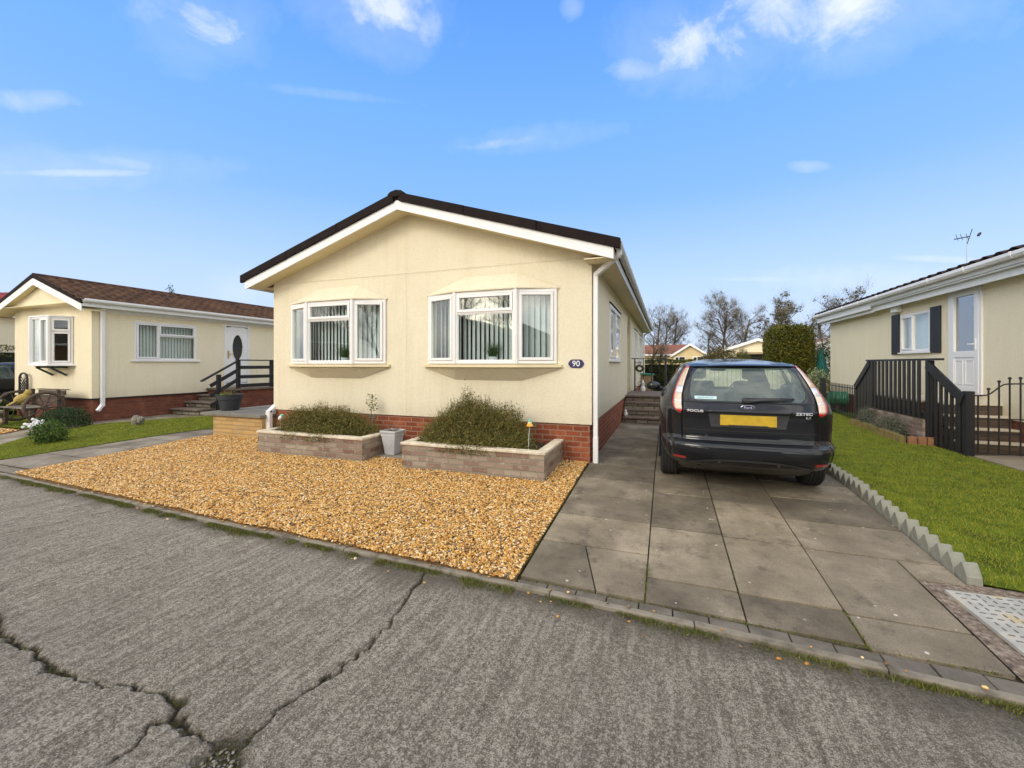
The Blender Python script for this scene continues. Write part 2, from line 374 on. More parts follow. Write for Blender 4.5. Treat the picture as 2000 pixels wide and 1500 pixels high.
def rand_rot(n):
    q = rng.normal(size=(n, 4)); q /= np.linalg.norm(q, axis=1)[:, None]
    w, x, y, z = q.T
    return np.stack([1 - 2 * (y * y + z * z), 2 * (x * y - z * w), 2 * (x * z + y * w), 2 * (x * y + z * w), 1 - 2 * (x * x + z * z), 2 * (y * z - x * w), 2 * (x * z - y * w), 2 * (y * z + x * w), 1 - 2 * (x * x + y * y)], 1).reshape(n, 3, 3)
def leaves(name, P, size, mat, parent=None, aspect=.5, loc=None, curl=.2):
    """leaf-sized quads at points P"""
    P = np.asarray(P, float); n = len(P); Rm = rand_rot(n); s = size * (0.6 + .8 * rng.random(n))
    base = np.array([[0, -.5, 0], [.5 * aspect, 0, curl * .3], [0, .5, 0], [-.5 * aspect, 0, curl * .3]])
    L = np.einsum('nij,kj->nki', Rm, base)
    V = P[:, None, :] + L * s[:, None, None]
    F = np.arange(n * 4).reshape(n, 4)
    return npmesh(name, V.reshape(-1, 3), F, mat, parent, loc=loc)
def blades(name, P, h, w, mat, parent=None, lean=.5, loc=None, dirs=None):
    P = np.asarray(P, float); n = len(P); a = rng.random(n) * 6.283; b = rng.random(n) * 6.283
    hh = h * (.5 + rng.random(n)); ww = w * (.6 + .8 * rng.random(n))
    side = np.stack([np.cos(a), np.sin(a), np.zeros(n)], 1) * ww[:, None] / 2
    tip = np.stack([np.cos(b), np.sin(b), np.zeros(n)], 1) * (lean * hh * rng.random(n))[:, None]
    if dirs is not None: up = dirs * hh[:, None] + tip
    else: up = tip; up[:, 2] = hh
    V = np.stack([P - side, P + side, P + up], 1); F = np.arange(n * 3).reshape(n, 3)
    return npmesh(name, V.reshape(-1, 3), F, mat, parent, loc=loc)
def inpoly(P, poly):
    x, y = P[:, 0], P[:, 1]; c = np.zeros(len(P), bool); n = len(poly); j = n - 1
    for i in range(n):
        xi, yi = poly[i][:2]; xj, yj = poly[j][:2]
        c ^= ((yi > y) != (yj > y)) & (x < (xj - xi) * (y - yi) / ((yj - yi) + 1e-12) + xi); j = i
    return c
def scatter(poly, n, excl=()):
    xs = [p[0] for p in poly]; ys = [p[1] for p in poly]; P = np.stack([rng.uniform(min(xs), max(xs), n * 3), rng.uniform(min(ys), max(ys), n * 3)], 1)
    k = inpoly(P, poly)
    for e in excl: k &= ~inpoly(P, e)
    return P[k][:n]
GV = np.vectorize(G)
def vnoise(x, y, s, seed=0):
    """cheap smooth value noise"""
    r = np.random.default_rng(seed).random((64, 64)); X = x / s; Y = y / s
    i = np.floor(X).astype(int); j = np.floor(Y).astype(int); fx = X - i; fy = Y - j; fx = fx * fx * (3 - 2 * fx); fy = fy * fy * (3 - 2 * fy)
    g_ = lambda a, b: r[a % 64, b % 64]
    return (g_(i, j) * (1 - fx) + g_(i + 1, j) * fx) * (1 - fy) + (g_(i, j + 1) * (1 - fx) + g_(i + 1, j + 1) * fx) * fy

# ================================================================== SETTING
# ---- terrain sheet
GRASSBASE = pm('grass_ground', (.085, .135, .018, 1), (.05, .075, .014, 1), 3, .95, bs=60, bst=.6, c3=(.12, .15, .03, 1), spec=.1)
mb = MB(); ys = [-60, 2.2, 2.7, 3.2, 4.4, 5.7, 12, 40, 400]; xs = [-400, -60, -30, -13, -9, -5, -1, 2, 5, 9, 30, 60, 400]
for y in ys:
    for x in xs: mb.v.append((x, y, (-.32 if y < 2.5 else (G(y) - .12 if y < 3 else G(y) - .035))))
nx = len(xs)
mb.f = [(j * nx + i, j * nx + i + 1, (j + 1) * nx + i + 1, (j + 1) * nx + i) for j in range(len(ys) - 1) for i in range(nx - 1)]
tag(build('ground', mb, GRASSBASE), kind='structure')

# ---- road of ribbed concrete with real cracks
m, k, p = newmat('road_concrete')
v = objco(k); att = k.n('ShaderNodeAttribute'); att.attribute_name = 'crack'
rib = k.noise(objco(k, (1, .10, 1)), 24, 3, .6)            # tamped ribs running away from the kerb
rib2 = k.noise(objco(k, (1, .16, 1)), 55, 3, .6)
fine = k.noise(v, 150, 8, .75); mid = k.noise(v, 52, 6, .7); big = k.noise(v, .9, 5, .6)
h = k.m('ADD', k.m('MULTIPLY', fine, 1.0), k.m('ADD', k.m('MULTIPLY', mid, .50), k.m('ADD', k.m('MULTIPLY', rib, .22), k.m('MULTIPLY', rib2, .13))))
c = k.ramp(h, [(.70, (.045, .038, .030, 1)), (.85, (.165, .141, .112, 1)), (.95, (.29, .254, .205, 1)), (1.04, (.54, .49, .41, 1))])
c = k.mix(k.ramp(big, [(.38, (0, 0, 0, 1)), (.66, (.25, .25, .25, 1))]), c, (.20, .178, .15, 1))
spk = k.n('ShaderNodeTexVoronoi'); spk.inputs['Scale'].default_value = 70; k.l(v, spk.inputs['Vector'])
spf = k.m('MULTIPLY', k.m('LESS_THAN', spk.outputs['Distance'], .28), k.m('GREATER_THAN', k.n('ShaderNodeSeparateColor').outputs[0], .5))
sc_ = k.n('ShaderNodeSeparateColor'); k.l(spk.outputs['Color'], sc_.inputs[0])
spf = k.m('MULTIPLY', k.m('LESS_THAN', spk.outputs['Distance'], .26), k.m('GREATER_THAN', sc_.outputs[0], .88))
c = k.mix(spf, c, (.50, .46, .40, 1))
atd = k.n('ShaderNodeAttribute'); atd.attribute_name = 'dirt'
c = k.mix(k.m('MULTIPLY', atd.outputs['Fac'], k.m('ADD', .35, k.noise(v, 5, 6, .7)), clamp=True), c, k.ramp(k.noise(v, 60, 5), [(.4, (.085, .072, .055, 1)), (.65, (.16, .138, .108, 1))]))
spd = k.m('MULTIPLY', k.m('LESS_THAN', spk.outputs['Distance'], .42), k.m('LESS_THAN', sc_.outputs[1], .05))
# pale drips, dark old stains
st1 = k.ramp(k.noise(objco(k, (1, 1, 1)), 2.3, 8, .7), [(.60, (0, 0, 0, 1)), (.66, (.3, .3, .3, 1))])
c = k.mix(st1, c, (.10, .088, .075, 1))
moss = k.ramp(k.noise(v, 26, 6, .65), [(.44, (.022, .018, .011, 1)), (.56, (.05, .042, .018, 1)), (.64, (.10, .095, .025, 1)), (.72, (.16, .13, .07, 1))])
c = k.mix(att.outputs['Fac'], c, moss)
k.l(c, p.inputs['Base Color']); p.inputs['Roughness'].default_value = .92; p.inputs['Specular IOR Level'].default_value = .2
bump(k, p, h, 1.0, .016)
ROAD = m
cracks = [([(-5.4, 1.50), (-4.5, 1.42), (-4.0, 1.36), (-3.764, 1.315), (-3.5, 1.29), (-3.306, 1.285), (-3.0, 1.235), (-2.697, 1.252), (-2.45, 1.31), (-2.287, 1.333), (-2.17, 1.32), (-2.094, 1.262), (-1.96, 1.225), (-1.855, 1.238), (-1.76, 1.22), (-1.69, 1.25)], .010, .013),
          ([(-1.60, 1.10), (-1.64, 1.19), (-1.675, 1.33), (-1.675, 1.50), (-1.625, 1.70), (-1.584, 1.876), (-1.59, 2.15), (-1.655, 2.45), (-1.70, 2.65), (-1.727, 2.84)], .010, .006),
          ([(-9.5, 1.15), (-7.2, 1.7), (-6.3, 1.95), (-5.9, 2.062), (-5.75, 2.4), (-5.66, 2.86)], .006, .004),
          ([(-2.12, 1.24), (-2.14, 1.18), (-2.10, 1.12), (-2.08, 1.04)], .005, .004)]
def crackfield(X, Y):
    """0..1 depth of crack at each point"""
    out = np.zeros(X.shape)
    wx = X + (vnoise(X, Y, .05, 1) - .5) * .045 + (vnoise(X, Y, .017, 2) - .5) * .016
    wy = Y + (vnoise(X, Y, .05, 3) - .5) * .045 + (vnoise(X, Y, .017, 4) - .5) * .016
    for pts, w, ww in cracks:
        d = np.full(X.shape, 9.)
        for (a, b), (c_, e) in zip(pts[:-1], pts[1:]):
            dx, dy = c_ - a, e - b; t = np.clip(((wx - a) * dx + (wy - b) * dy) / (dx * dx + dy * dy), 0, 1)
            d = np.minimum(d, np.hypot(wx - a - t * dx, wy - b - t * dy))
        wid = w * .55 + ww * (vnoise(X, Y, .30, 5) ** 2) * 2.4
        out = np.maximum(out, np.clip(1.5 - d / wid, 0, 1))
    # the broken corner where the two cracks meet
    d = np.hypot((wx + 1.70) / .10, (wy - 1.16) / .16); out = np.maximum(out, np.clip((1.15 - d) * 3, 0, 1) * .8)
    return out
def road_patch(x0, x1, y0, y1, st, dz=True):
    nx_ = int((x1 - x0) / st) + 1; ny_ = int((y1 - y0) / st) + 1
    X, Y = np.meshgrid(np.linspace(x0, x1, nx_), np.linspace(y0, y1, ny_))
    cr = crackfield(X, Y)
    Z = RZ - cr * .022 + (vnoise(X, Y, .5, 8) - .5) * .008 + (vnoise(X, Y, .035, 9) - .5) * .0018
    e = np.minimum.reduce([X - x0, x1 - X, Y - y0, y1 - Y]); Z = RZ + (Z - RZ) * np.clip(e / .05, 0, 1)
    i = np.arange(nx_ * ny_).reshape(ny_, nx_)
    F = np.stack([i[:-1, :-1], i[:-1, 1:], i[1:, 1:], i[1:, :-1]], -1).reshape(-1, 4)
    ky = np.interp(X[0], [-40, -8.92, -4.6, -1.75, -.65, .54, 1.56, 3, 40], [4.2, 3.13, 2.93, 2.83, 2.79, 2.72, 2.645, 2.58, 1.5])[None, :]
    dt = np.clip(1.25 - (ky - Y) / (.10 + .22 * vnoise(X, Y, .6, 15) * (X > -2.2) + .10 * vnoise(X, Y, .15, 16)), 0, 1)
    return np.stack([X, Y, Z], -1).reshape(-1, 3), F, cr.ravel(), dt.ravel()
V1, F1, A1, B1 = road_patch(-4.6, 2.6, .75, 2.95, .0085)
V2, F2, A2, B2 = road_patch(-10, -4.6, .75, 3.25, .016)
V3 = []; F3 = []
for (a, b, c_, d) in [(-60, -10, .75, 4.2), (2.6, 60, .75, 2.9), (-60, 60, -6, .75)]:
    o = len(V3); V3 += [(a, c_, RZ), (b, c_, RZ), (b, d, RZ), (a, d, RZ)]; F3.append((o, o + 1, o + 2, o + 3))
V = np.concatenate([V1, V2, np.array(V3)]); F = np.concatenate([F1, F2 + len(V1), np.array(F3) + len(V1) + len(V2)])
tag(npmesh('road', V, F, ROAD, attrs={'crack': np.concatenate([A1, A2, np.zeros(len(V3))]), 'dirt': np.concatenate([B1, B2, np.zeros(len(V3))])}, smooth=True), kind='structure')

# ---- kerb (narrow concrete edging, lying nearly flush)
mb = MB(); xs = list(np.arange(-30, 12, .914)); KW = .055
for a, b in zip(xs[:-1], xs[1:]):
    j = (random.random() - .5) * .016; dz = (random.random() - .5) * .010
    a2 = a + .004; ya, yb = kerb_y(a2) + j, kerb_y(b) + j
    vs = []
    for z in (-.26, RZ + .027 + dz):
        vs += [(a2, ya, z), (b, yb, z), (b, yb + KW, z), (a2, ya + KW, z)]
    mb.add(vs, [(0, 3, 2, 1), (4, 5, 6, 7), (0, 1, 5, 4), (1, 2, 6, 5), (2, 3, 7, 6), (3, 0, 4, 7)])
KERBM = pm('kerb_concrete', (.22, .19, .145, 1), (.11, .095, .07, 1), 6, .9, bs=60, bst=.6, c3=(.25, .22, .17, 1))
tag(build('kerb', mb, KERBM, bevel=.008), kind='structure')

# ---- driveway: laid slabs with open joints
SLABM = newmat('driveway_slab'); m, k, p = SLABM; SLABM = m
v = objco(k); gi = k.n('ShaderNodeNewGeometry')
c = k.ramp(k.noise(v, 1.9, 9, .66), [(.32, (.145, .122, .090, 1)), (.52, (.225, .192, .142, 1)), (.70, (.35, .30, .225, 1))])
c = k.mix(.8, c, k.ramp(gi.outputs['Random Per Island'], [(0, (.55, .53, .51, 1)), (.5, (.90, .88, .86, 1)), (1, (1.35, 1.3, 1.22, 1))]), 'MULTIPLY')
c = k.mix(.5, c, k.ramp(k.noise(v, 120, 6, .75), [(.35, (.45, .45, .45, 1)), (.65, (1.35, 1.35, 1.35, 1))]), 'MULTIPLY')
c = k.mix(k.ramp(k.noise(v, 5, 7, .7), [(.54, (0, 0, 0, 1)), (.66, (.6, .6, .6, 1))]), c, (.075, .062, .05, 1))
vo = k.n('ShaderNodeTexVoronoi'); vo.inputs['Scale'].default_value = 7; k.l(v, vo.inputs['Vector']); sc_ = k.n('ShaderNodeSeparateColor'); k.l(vo.outputs['Color'], sc_.inputs[0])
c = k.mix(k.m('MULTIPLY', k.m('LESS_THAN', k.m('ADD', vo.outputs['Distance'], k.m('MULTIPLY', k.noise(v, 60, 3), .12)), .125), k.m('GREATER_THAN', sc_.outputs[0], .72)), c, (.42, .39, .33, 1))
vo2 = k.n('ShaderNodeTexVoronoi'); vo2.inputs['Scale'].default_value = 15; k.l(v, vo2.inputs['Vector']); sc2 = k.n('ShaderNodeSeparateColor'); k.l(vo2.outputs['Color'], sc2.inputs[0])
c = k.mix(k.m('MULTIPLY', k.m('MULTIPLY', k.m('LESS_THAN', vo2.outputs['Distance'], .16), k.m('GREATER_THAN', sc2.outputs[0], .88)), k.ramp(k.noise(v, 1.3, 3), [(.42, (0, 0, 0, 1)), (.55, (1, 1, 1, 1))])), c, (.50, .48, .43, 1))
k.l(c, p.inputs['Base Color']); p.inputs['Roughness'].default_value = .85; p.inputs['Specular IOR Level'].default_value = .25
bump(k, p, k.noise(v, 160, 6, .7), .4, .004)
mb = MB(); JT = .0065
def slab(x0, x1, y0, y1, tilt=True, quad=None):
    q = quad or [(x0, y0), (x1, y0), (x1, y1), (x0, y1)]
    cx = sum(a for a, b in q) / len(q); cy = sum(b for a, b in q) / len(q)
    q = [(a + (JT if a < cx else -JT) * .75, b + (JT if b < cy else -JT) * 1.5) for a, b in q]
    t1, t2, t3 = [(random.random() - .5) * f for f in (.007, .007, .004)]
    zt = [G(b) + (a - cx) * t1 + (b - cy) * t2 + t3 for a, b in q]
    mb.add([(a, b, z - .04) for (a, b), z in zip(q, zt)] + [(a, b, z) for (a, b), z in zip(q, zt)],
           [tuple(range(len(q) - 1, -1, -1)), tuple(range(len(q), 2 * len(q)))] + [(i, (i + 1) % len(q), len(q) + (i + 1) % len(q), len(q) + i) for i in range(len(q))])
def rows(x0, x1, ys):
    for a, b in zip(ys[:-1], ys[1:]): slab(x0, x1, a, b)
X0, X1, X2, X3, X4, X5 = -1.01, -.13, .465, 1.055, 1.66, 1.94
slab(0, 0, 0, 0, quad=[(X0, 2.935), (-.456, 2.92), (-.631, 3.535), (X0, 3.535)]); slab(0, 0, 0, 0, quad=[(-.456, 2.92), (X1, 2.91), (X1, 3.535), (-.631, 3.535)])
rows(X0, X1, [3.535, 4.135, 4.70, 5.30, 5.9, 6.5, 7.1, 7.7, 8.3, 8.9, 9.5, 10.1, 10.7])
rows(X1, X2, [2.90, 3.212, 4.09, 4.985, 5.88, 6.78, 7.68, 8.58, 9.48, 10.4, 11.3])
rows(X2, X3, [2.875, 3.195, 4.06, 4.93, 5.83, 6.73, 7.63, 8.53, 9.43, 10.3, 11.2])
rows(X3, X5, [4.035, 4.63, 5.225, 5.80, 6.4, 7.0, 7.6, 8.2, 8.8, 9.4, 10.0, 10.6])
slab(X3, X4, 3.168, 4.035); slab(X3, X4, 2.845, 3.168); slab(X4, X5, 3.75, 4.035)
tag(build('driveway', mb, SLABM, bevel=.003), kind='structure')
JOINT = pm('joint_soil', (.045, .036, .022, 1), (.02, .017, .012, 1), 14, 1, bs=80, bst=.6, c3=(.07, .08, .02, 1))
mb = MB()
for a, b in ((2.85, 5.7), (5.7, 20)): mb.sheet([(-1.03, a, G(a) - .03), (2.03, a if a > 3 else 2.68, G(a) - .03), (2.03, b, G(b) - .03), (-1.03, b, G(b) - .03)])
tag(build('drive_bed', mb, JOINT), kind='structure')
# brick course between drive and kerb
mb = MB(); x = -1.0
while x < 1.72:
    w = .205 + random.random() * .012; y0 = kerb_y(x) + KW + .004; y1 = 2.94 - (x + 1) * .042 - .012
    if y1 - y0 > .02:
        z = RZ + .020 + random.random() * .008
        mb.add([(x, y0, -.25), (x + w - .008, y0 - .008, -.25), (x + w - .008, y1 - .009, -.25), (x, y1, -.25), (x, y0, z), (x + w - .008, y0 - .008, z), (x + w - .008, y1 - .009, z), (x, y1, z)],
               [(4, 5, 6, 7), (0, 1, 5, 4), (1, 2, 6, 5), (2, 3, 7, 6), (3, 0, 4, 7)])
    x += w
tag(build('brick_course', mb, pm('blue_brick', (.17, .145, .115, 1), (.10, .085, .065, 1), 9, .8, bs=60, bst=.6), bevel=.004), kind='structure')
# rough concrete haunch round the metal cover
ROUGHC = pm('rough_aggregate', (.20, .15, .11, 1), (.06, .045, .035, 1), 34, .95, bs=50, bst=1, bd=.015, c3=(.36, .30, .24, 1), lo=.3, hi=.7)
mb = MB(); mb.sheet([(1.665, 2.62, -.185), (3.0, 2.5, -.185), (3.2, 3.78, -.118), (1.94, 3.79, -.116), (1.80, 3.745, -.119), (1.665, 3.745, -.119)])
tag(build('concrete_apron', mb, ROUGHC), kind='structure')
mb = MB(); ang = math.atan2(3.675 - 3.634, 2.17 - 1.741)
def cov(u, w): return (1.75 + u * .995 + w * .06, 3.63 + u * .04 - w * .99)
mb.prism([(*cov(a, b), -.128 - .045 * b) for a, b in ((0, 0), (.9, 0), (.9, .9), (0, .9))], (0, 0, .022))
cover = thing('access_cover', 'galvanised steel access cover with anti-slip lugs beside the driveway edge', 'manhole cover', (1.75, 3.6, -.12))
build('plate', mb, STEEL, cover, bevel=.002)
mb = MB()
for i in range(16):
    for j in range(16):
        u = .05 + i * .052; w = .04 + j * .052; z = -.128 - .045 * w + .0225
        hor = (i // 2 + j // 2) % 2 == 0
        du, dw = (.014, .004) if hor else (.004, .014)
        a = [cov(u - du, w - dw), cov(u + du, w - dw), cov(u + du, w + dw), cov(u - du, w + dw)]
        mb.prism([(*q, z) for q in a], (0, 0, .003))
lg_ = build('lugs', mb, pm('lug_steel', (.22, .21, .19, 1), (.16, .155, .14, 1), 8, .5, metallic=.3), cover)
lg_['kind'] = 'stuff'; mb = MB(); c0 = cov(.42, .42); mb.tube([(c0[0] + math.cos(t) * .07, c0[1] + math.sin(t) * .035, -.122) for t in np.linspace(0, 6.283, 17)], .005, 6); build('lifting_handle', mb, STEEL, cover)

# ---- paved paths
PATHM = pm('path_paving', (.20, .165, .12, 1), (.12, .098, .07, 1), 2.2, .9, bs=90, bst=.4, c3=(.29, .25, .19, 1))
mb = MB()
for a, b in ((3.05, 5.7), (5.7, 20)):
    mb.sheet([(-13.3, a if a > 4 else 4.3, G(max(a, 4.3)) - .008), (-8.62 if a < 4 else -8.35, a + .12 if a < 4 else a, G(a) - .008), (-8.35, b, G(b) - .008), (-13.3, b, G(b) - .008)])
mb.sheet([(-13.3, 4.3, G(4.3) - .008), (-17, 4.95, G(4.95) - .008), (-17, 4.6, G(4.6) - .008), (-12, 3.95, G(3.95) - .008), (-11.2, 3.2, G(3.2) - .008), (-8.62, 3.17, G(3.17) - .008)])
tag(build('path', mb, PATHM), kind='structure')
mb = MB()   # slab joints of the garden path along the gravel
y = 3.35; r_ = random.Random(3)
while y < 8:
    xl = np.interp(y, [3.5, 6.3, 8], [-10.02, -9.14, -9.0]); w = .6
    mb.add([(xl + .01, y, G(y) + .004), (-8.42 - (5.7 - min(y, 5.7)) * .1, y, G(y) + .004), (-8.42 - (5.7 - min(y, 5.7)) * .1, y + w - .012, G(y + w) + .004), (xl + .01, y + w - .012, G(y + w) + .004)], [(0, 1, 2, 3)])
    y += w
tag(build('garden_path', mb, PATHM), kind='structure')

# ---- lawns
BLADE = leafmat('grass_blade', [(.22, .245, .012, 1), (.16, .195, .012, 1), (.29, .30, .018, 1), (.11, .145, .014, 1), (.30, .27, .05, 1), (.17, .21, .010, 1), (.28, .21, .07, 1), (.12, .17, .012, 1)], lowf=(2.3, (.27, .27, .022, 1)))
LAWNB = pm('lawn_soil', (.085, .125, .012, 1), (.045, .07, .012, 1), 5, .95, bs=80, bst=.6, c3=(.14, .18, .02, 1), spec=.1)
def lawn(name, poly, n, h=.028, seed=0):
    mb = MB(); top = [(x, y, G(y) + .012) for x, y in poly]
    # fan sheet split at the slope break
    me = bmesh.new(); vs = [me.verts.new(q) for q in top]; me.faces.new(vs)
    xs = [q[0] for q in poly]; ys_ = [q[1] for q in poly]
    bmesh.ops.bisect_plane(me, geom=me.verts[:] + me.edges[:] + me.faces[:], plane_co=(0, 5.7, 0), plane_no=(0, 1, 0))
    for v_ in me.verts: v_.co.z = G(v_.co.y) + .012
    me.verts.index_update(); mb.v = [tuple(v_.co) for v_ in me.verts]; mb.f = [tuple(v_.index for v_ in f.verts) for f in me.faces]; me.free()
    tag(build(name, mb, LAWNB), kind='structure')
    P = scatter(poly, n * 3)
    d = np.hypot(P[:, 0], P[:, 1]); P = P[rng.random(len(P)) < np.clip((min(d.min(), 4) + 1.2) / d, 0, 1) ** 1.1][:n]
    jit = vnoise(P[:, 0], P[:, 1], .35, 21)
    z = GV(P[:, 1]) + .008
    d = np.hypot(P[:, 0], P[:, 1])
    o = blades('grass', np.stack([P[:, 0], P[:, 1], z], 1), h * .85, .0048, BLADE, lean=1.3)
    tag(o, kind='stuff'); o['label'] = 'short mown grass blades'; return o
lawn_r = [(2.0, 3.80), (2.4, 3.74), (3.3, 3.78), (14, 3.3), (14, 6.4), (4.35, 6.75), (4.30, 8.3), (4.25, 9.15), (3.95, 9.2), (3.9, 9.9), (4.15, 12.0), (4.4, 13.0), (4.6, 16), (4.6, 19.2), (2.03, 19.2), (2.0, 9)]
lawn('lawn', lawn_r, 210000)
lawn_l = [(-10.9, 3.22), (-9.98, 3.30), (-9.15, 6.27), (-9.1, 7.6), (-11.5, 7.9), (-12.3, 6.0), (-12.2, 4.75), (-11.55, 4.05)]
lawn('lawn', lawn_l, 60000)
lawn('lawn', [(-19, 5.0), (-13.3, 5.0), (-13.25, 6.0), (-19, 6.0)], 9000)

# ---- gravel
m, k, p = newmat('gravel_stone')
gi = k.n('ShaderNodeNewGeometry'); S = [(.60, .35, .10), (.70, .45, .16), (.42, .20, .05), (.78, .57, .27), (.52, .27, .07), (.20, .11, .05), (.80, .67, .43), (.62, .37, .11), (.11, .08, .06), (.71, .43, .12), (.45, .22, .05), (.84, .75, .58), (.63, .39, .13), (.22, .18, .13), (.62, .33, .08), (.74, .50, .19)]
c = k.ramp(gi.outputs['Random Per Island'], [(i / 16, (*s_, 1)) for i, s_ in enumerate(S)], 'CONSTANT')
c = k.mix(.4, c, k.ramp(k.noise(objco(k), 120, 3), [(.3, (.5, .45, .4, 1)), (.7, (1.1, 1.1, 1.1, 1))]), 'MULTIPLY')
c = k.mix(1.0, c, (1.0, .935, .80, 1), 'MULTIPLY')
k.l(c, p.inputs['Base Color']); p.inputs['Roughness'].default_value = .6; p.inputs['Specular IOR Level'].default_value = .35
GRAV = m
GRAV2 = leafmat('grey_chip', [(.19, .165, .135, 1), (.12, .10, .08, 1), (.28, .26, .22, 1), (.08, .065, .05, 1)], rough=.8)
bm = bmesh.new(); bmesh.ops.create_icosphere(bm, subdivisions=1, radius=1)
IV = np.array([v_.co[:] for v_ in bm.verts]); IF = np.array([[v_.index for v_ in f.verts] for f in bm.faces]); bm.free()
def pebbles(name, P, rmin, rmax, mat, flat=.55, parent=None):
    n = len(P); Rm = rand_rot(n); s = rmin + (rmax - rmin) * rng.random(n) ** 1.6
    sc = np.stack([s * (1 + .5 * rng.random(n)), s * (.75 + .35 * rng.random(n)), s * (.45 + .35 * rng.random(n))], 1)
    vv = IV[None] * (1 + (rng.random((n, len(IV))) - .5) * .35)[..., None]
    # mostly lying flat: blend a random tilt
    L = vv * sc[:, None, :]
    a = rng.random(n) * 6.283; t = rng.normal(size=n) * .45; ca, sa, ct, st_ = np.cos(a), np.sin(a), np.cos(t), np.sin(t)
    x, y, z = L[..., 0], L[..., 1], L[..., 2]
    y, z = y * ct[:, None] - z * st_[:, None], y * st_[:, None] + z * ct[:, None]
    x, y = x * ca[:, None] - y * sa[:, None], x * sa[:, None] + y * ca[:, None]
    V = np.stack([x, y, z], -1) + np.asarray(P)[:, None, :]
    F = (IF[None] + (np.arange(n) * len(IV))[:, None, None]).reshape(-1, 3)
    return npmesh(name, V.reshape(-1, 3), F, mat, parent)
gpoly = [(-8.68, kerb_y(-8.68) + .05), (-1.03, kerb_y(-1.03) + .05), (-1.02, 5.93), (-6.9, 5.93), (-6.9, 5.72), (-8.38, 5.72)]
gpoly = [(-8.68, kerb_y(-8.68) + .04), (-6.5, kerb_y(-6.5) + .05), (-4.6, kerb_y(-4.6) + .05), (-1.75, kerb_y(-1.75) + .05), (-1.03, kerb_y(-1.03) + .05), (-1.025, 5.93), (-6.9, 5.93), (-6.9, 5.72), (-8.36, 5.72)]
mb = MB(); mb.sheet([(x, min(y, 5.7), G(min(y, 5.7)) - .012) for x, y in [gpoly[i] for i in (0, 1, 2, 3, 4)] + [(-1.03, 5.7), (-8.36, 5.7)]])
mb.sheet([(-8.36, 5.7, -.012), (-1.03, 5.7, -.012), (-1.03, 5.95, -.012), (-8.36, 5.95, -.012)])
GBASE = pm('gravel_base', (.36, .21, .08, 1), (.14, .08, .035, 1), 40, .95, bs=60, bst=1, bd=.01)
tag(build('gravel_bed', mb, GBASE), kind='structure')
ex = [[(-6.2, 5.03), (-4.2, 5.03), (-4.2, 5.93), (-6.2, 5.93)], [(-3.4, 4.97), (-1.45, 4.97), (-1.45, 5.93), (-3.4, 5.93)]]
P = scatter(gpoly, 150000, ex); zz = GV(P[:, 1]) + .002 + vnoise(P[:, 0], P[:, 1], .3, 30) * .02 + rng.random(len(P)) * .010
o = pebbles('gravel', np.stack([P[:, 0], P[:, 1], zz], 1), .0050, .0140, GRAV); tag(o, kind='stuff'); o['label'] = 'golden gravel between the kerb and the cream house'
P = scatter([(-19, 4.02), (-12.9, 4.05), (-13.2, 4.9), (-19, 4.9)], 14000)
o = pebbles('gravel', np.stack([P[:, 0], P[:, 1], GV(P[:, 1]) + .004 + rng.random(len(P)) * .012], 1), .012, .026, GRAV); tag(o, kind='stuff'); o['label'] = 'golden gravel strip in front of the left house'
mb = MB(); mb.sheet([(-19, 4.0, G(4.0) + .004), (-12.85, 4.03, G(4.03) + .004), (-13.2, 4.92, G(4.92) + .004), (-19, 4.92, G(4.92) + .004)]); tag(build('gravel_bed', mb, GBASE), kind='structure')
# stray stones on kerb and road
n = 90; xs_ = rng.uniform(-8, 1.6, n); P = np.stack([xs_, np.array([kerb_y(x) for x in xs_]) - rng.exponential(.06, n) + .05, np.full(n, RZ + .004)], 1)
P[:, 2] = np.where(P[:, 1] > np.array([kerb_y(x) for x in xs_]), RZ + .04, RZ + .004)
o = pebbles('stray_stones', P, .006, .014, GRAV); tag(o, kind='stuff'); o['label'] = 'stray gravel along the kerb'

# ---- moss and grass in the gutter, moss in cracks
MOSS = leafmat('moss_blade', [(.11, .12, .015, 1), (.075, .10, .015, 1), (.16, .16, .025, 1), (.06, .06, .02, 1), (.13, .15, .02, 1)])
segs = []
tuf = [(-8.2, -6.9, .9), (-6.7, -5.6, .95), (-5.35, -4.5, 1.), (-4.3, -3.1, .95), (-3.0, -2.4, .6), (-2.2, -1.5, .75), (-1.45, -1.0, .9), (-.9, -.45, .35), (-.3, .3, .3), (.45, .9, .35), (.95, 1.9, .6), (-8.9, -8.2, .4)]
for a, b, dens in tuf:
    n = int((b - a) * 4600 * dens); x = rng.uniform(a, b, n); yy = np.array([kerb_y(q) for q in x]) + .002 - np.abs(rng.normal(0, .042, n)) * (.35 + 1.0 * vnoise(x, x * 0, .22, 31))
    clump = vnoise(x, yy * 0, .12, 33); kx = rng.random(n) < clump * 1.5
    segs.append(np.stack([x, yy, np.full(n, RZ)], 1)[kx])
P = np.concatenate(segs)
o = blades('gutter_grass', P, .021, .0055, leafmat('gutter_blade', [(.12, .15, .02, 1), (.09, .12, .018, 1), (.18, .18, .035, 1), (.16, .14, .05, 1), (.07, .09, .02, 1), (.14, .11, .05, 1)]), lean=1.2); tag(o, kind='stuff'); o['label'] = 'grass tufts and moss growing along the kerb'
P = []
for pts, w, ww in cracks[:2]:
    for (a, b), (c_, e) in zip(pts[:-1], pts[1:]):
        n = int(math.hypot(c_ - a, e - b) * 900); t = rng.random(n); P.append(np.stack([a + (c_ - a) * t + rng.normal(0, .012, n), b + (e - b) * t + rng.normal(0, .012, n), np.full(n, RZ - .012)], 1))
n = 500; P.append(np.stack([-1.70 + rng.normal(0, .05, n), 1.17 + rng.normal(0, .07, n), np.full(n, RZ - .012)], 1))
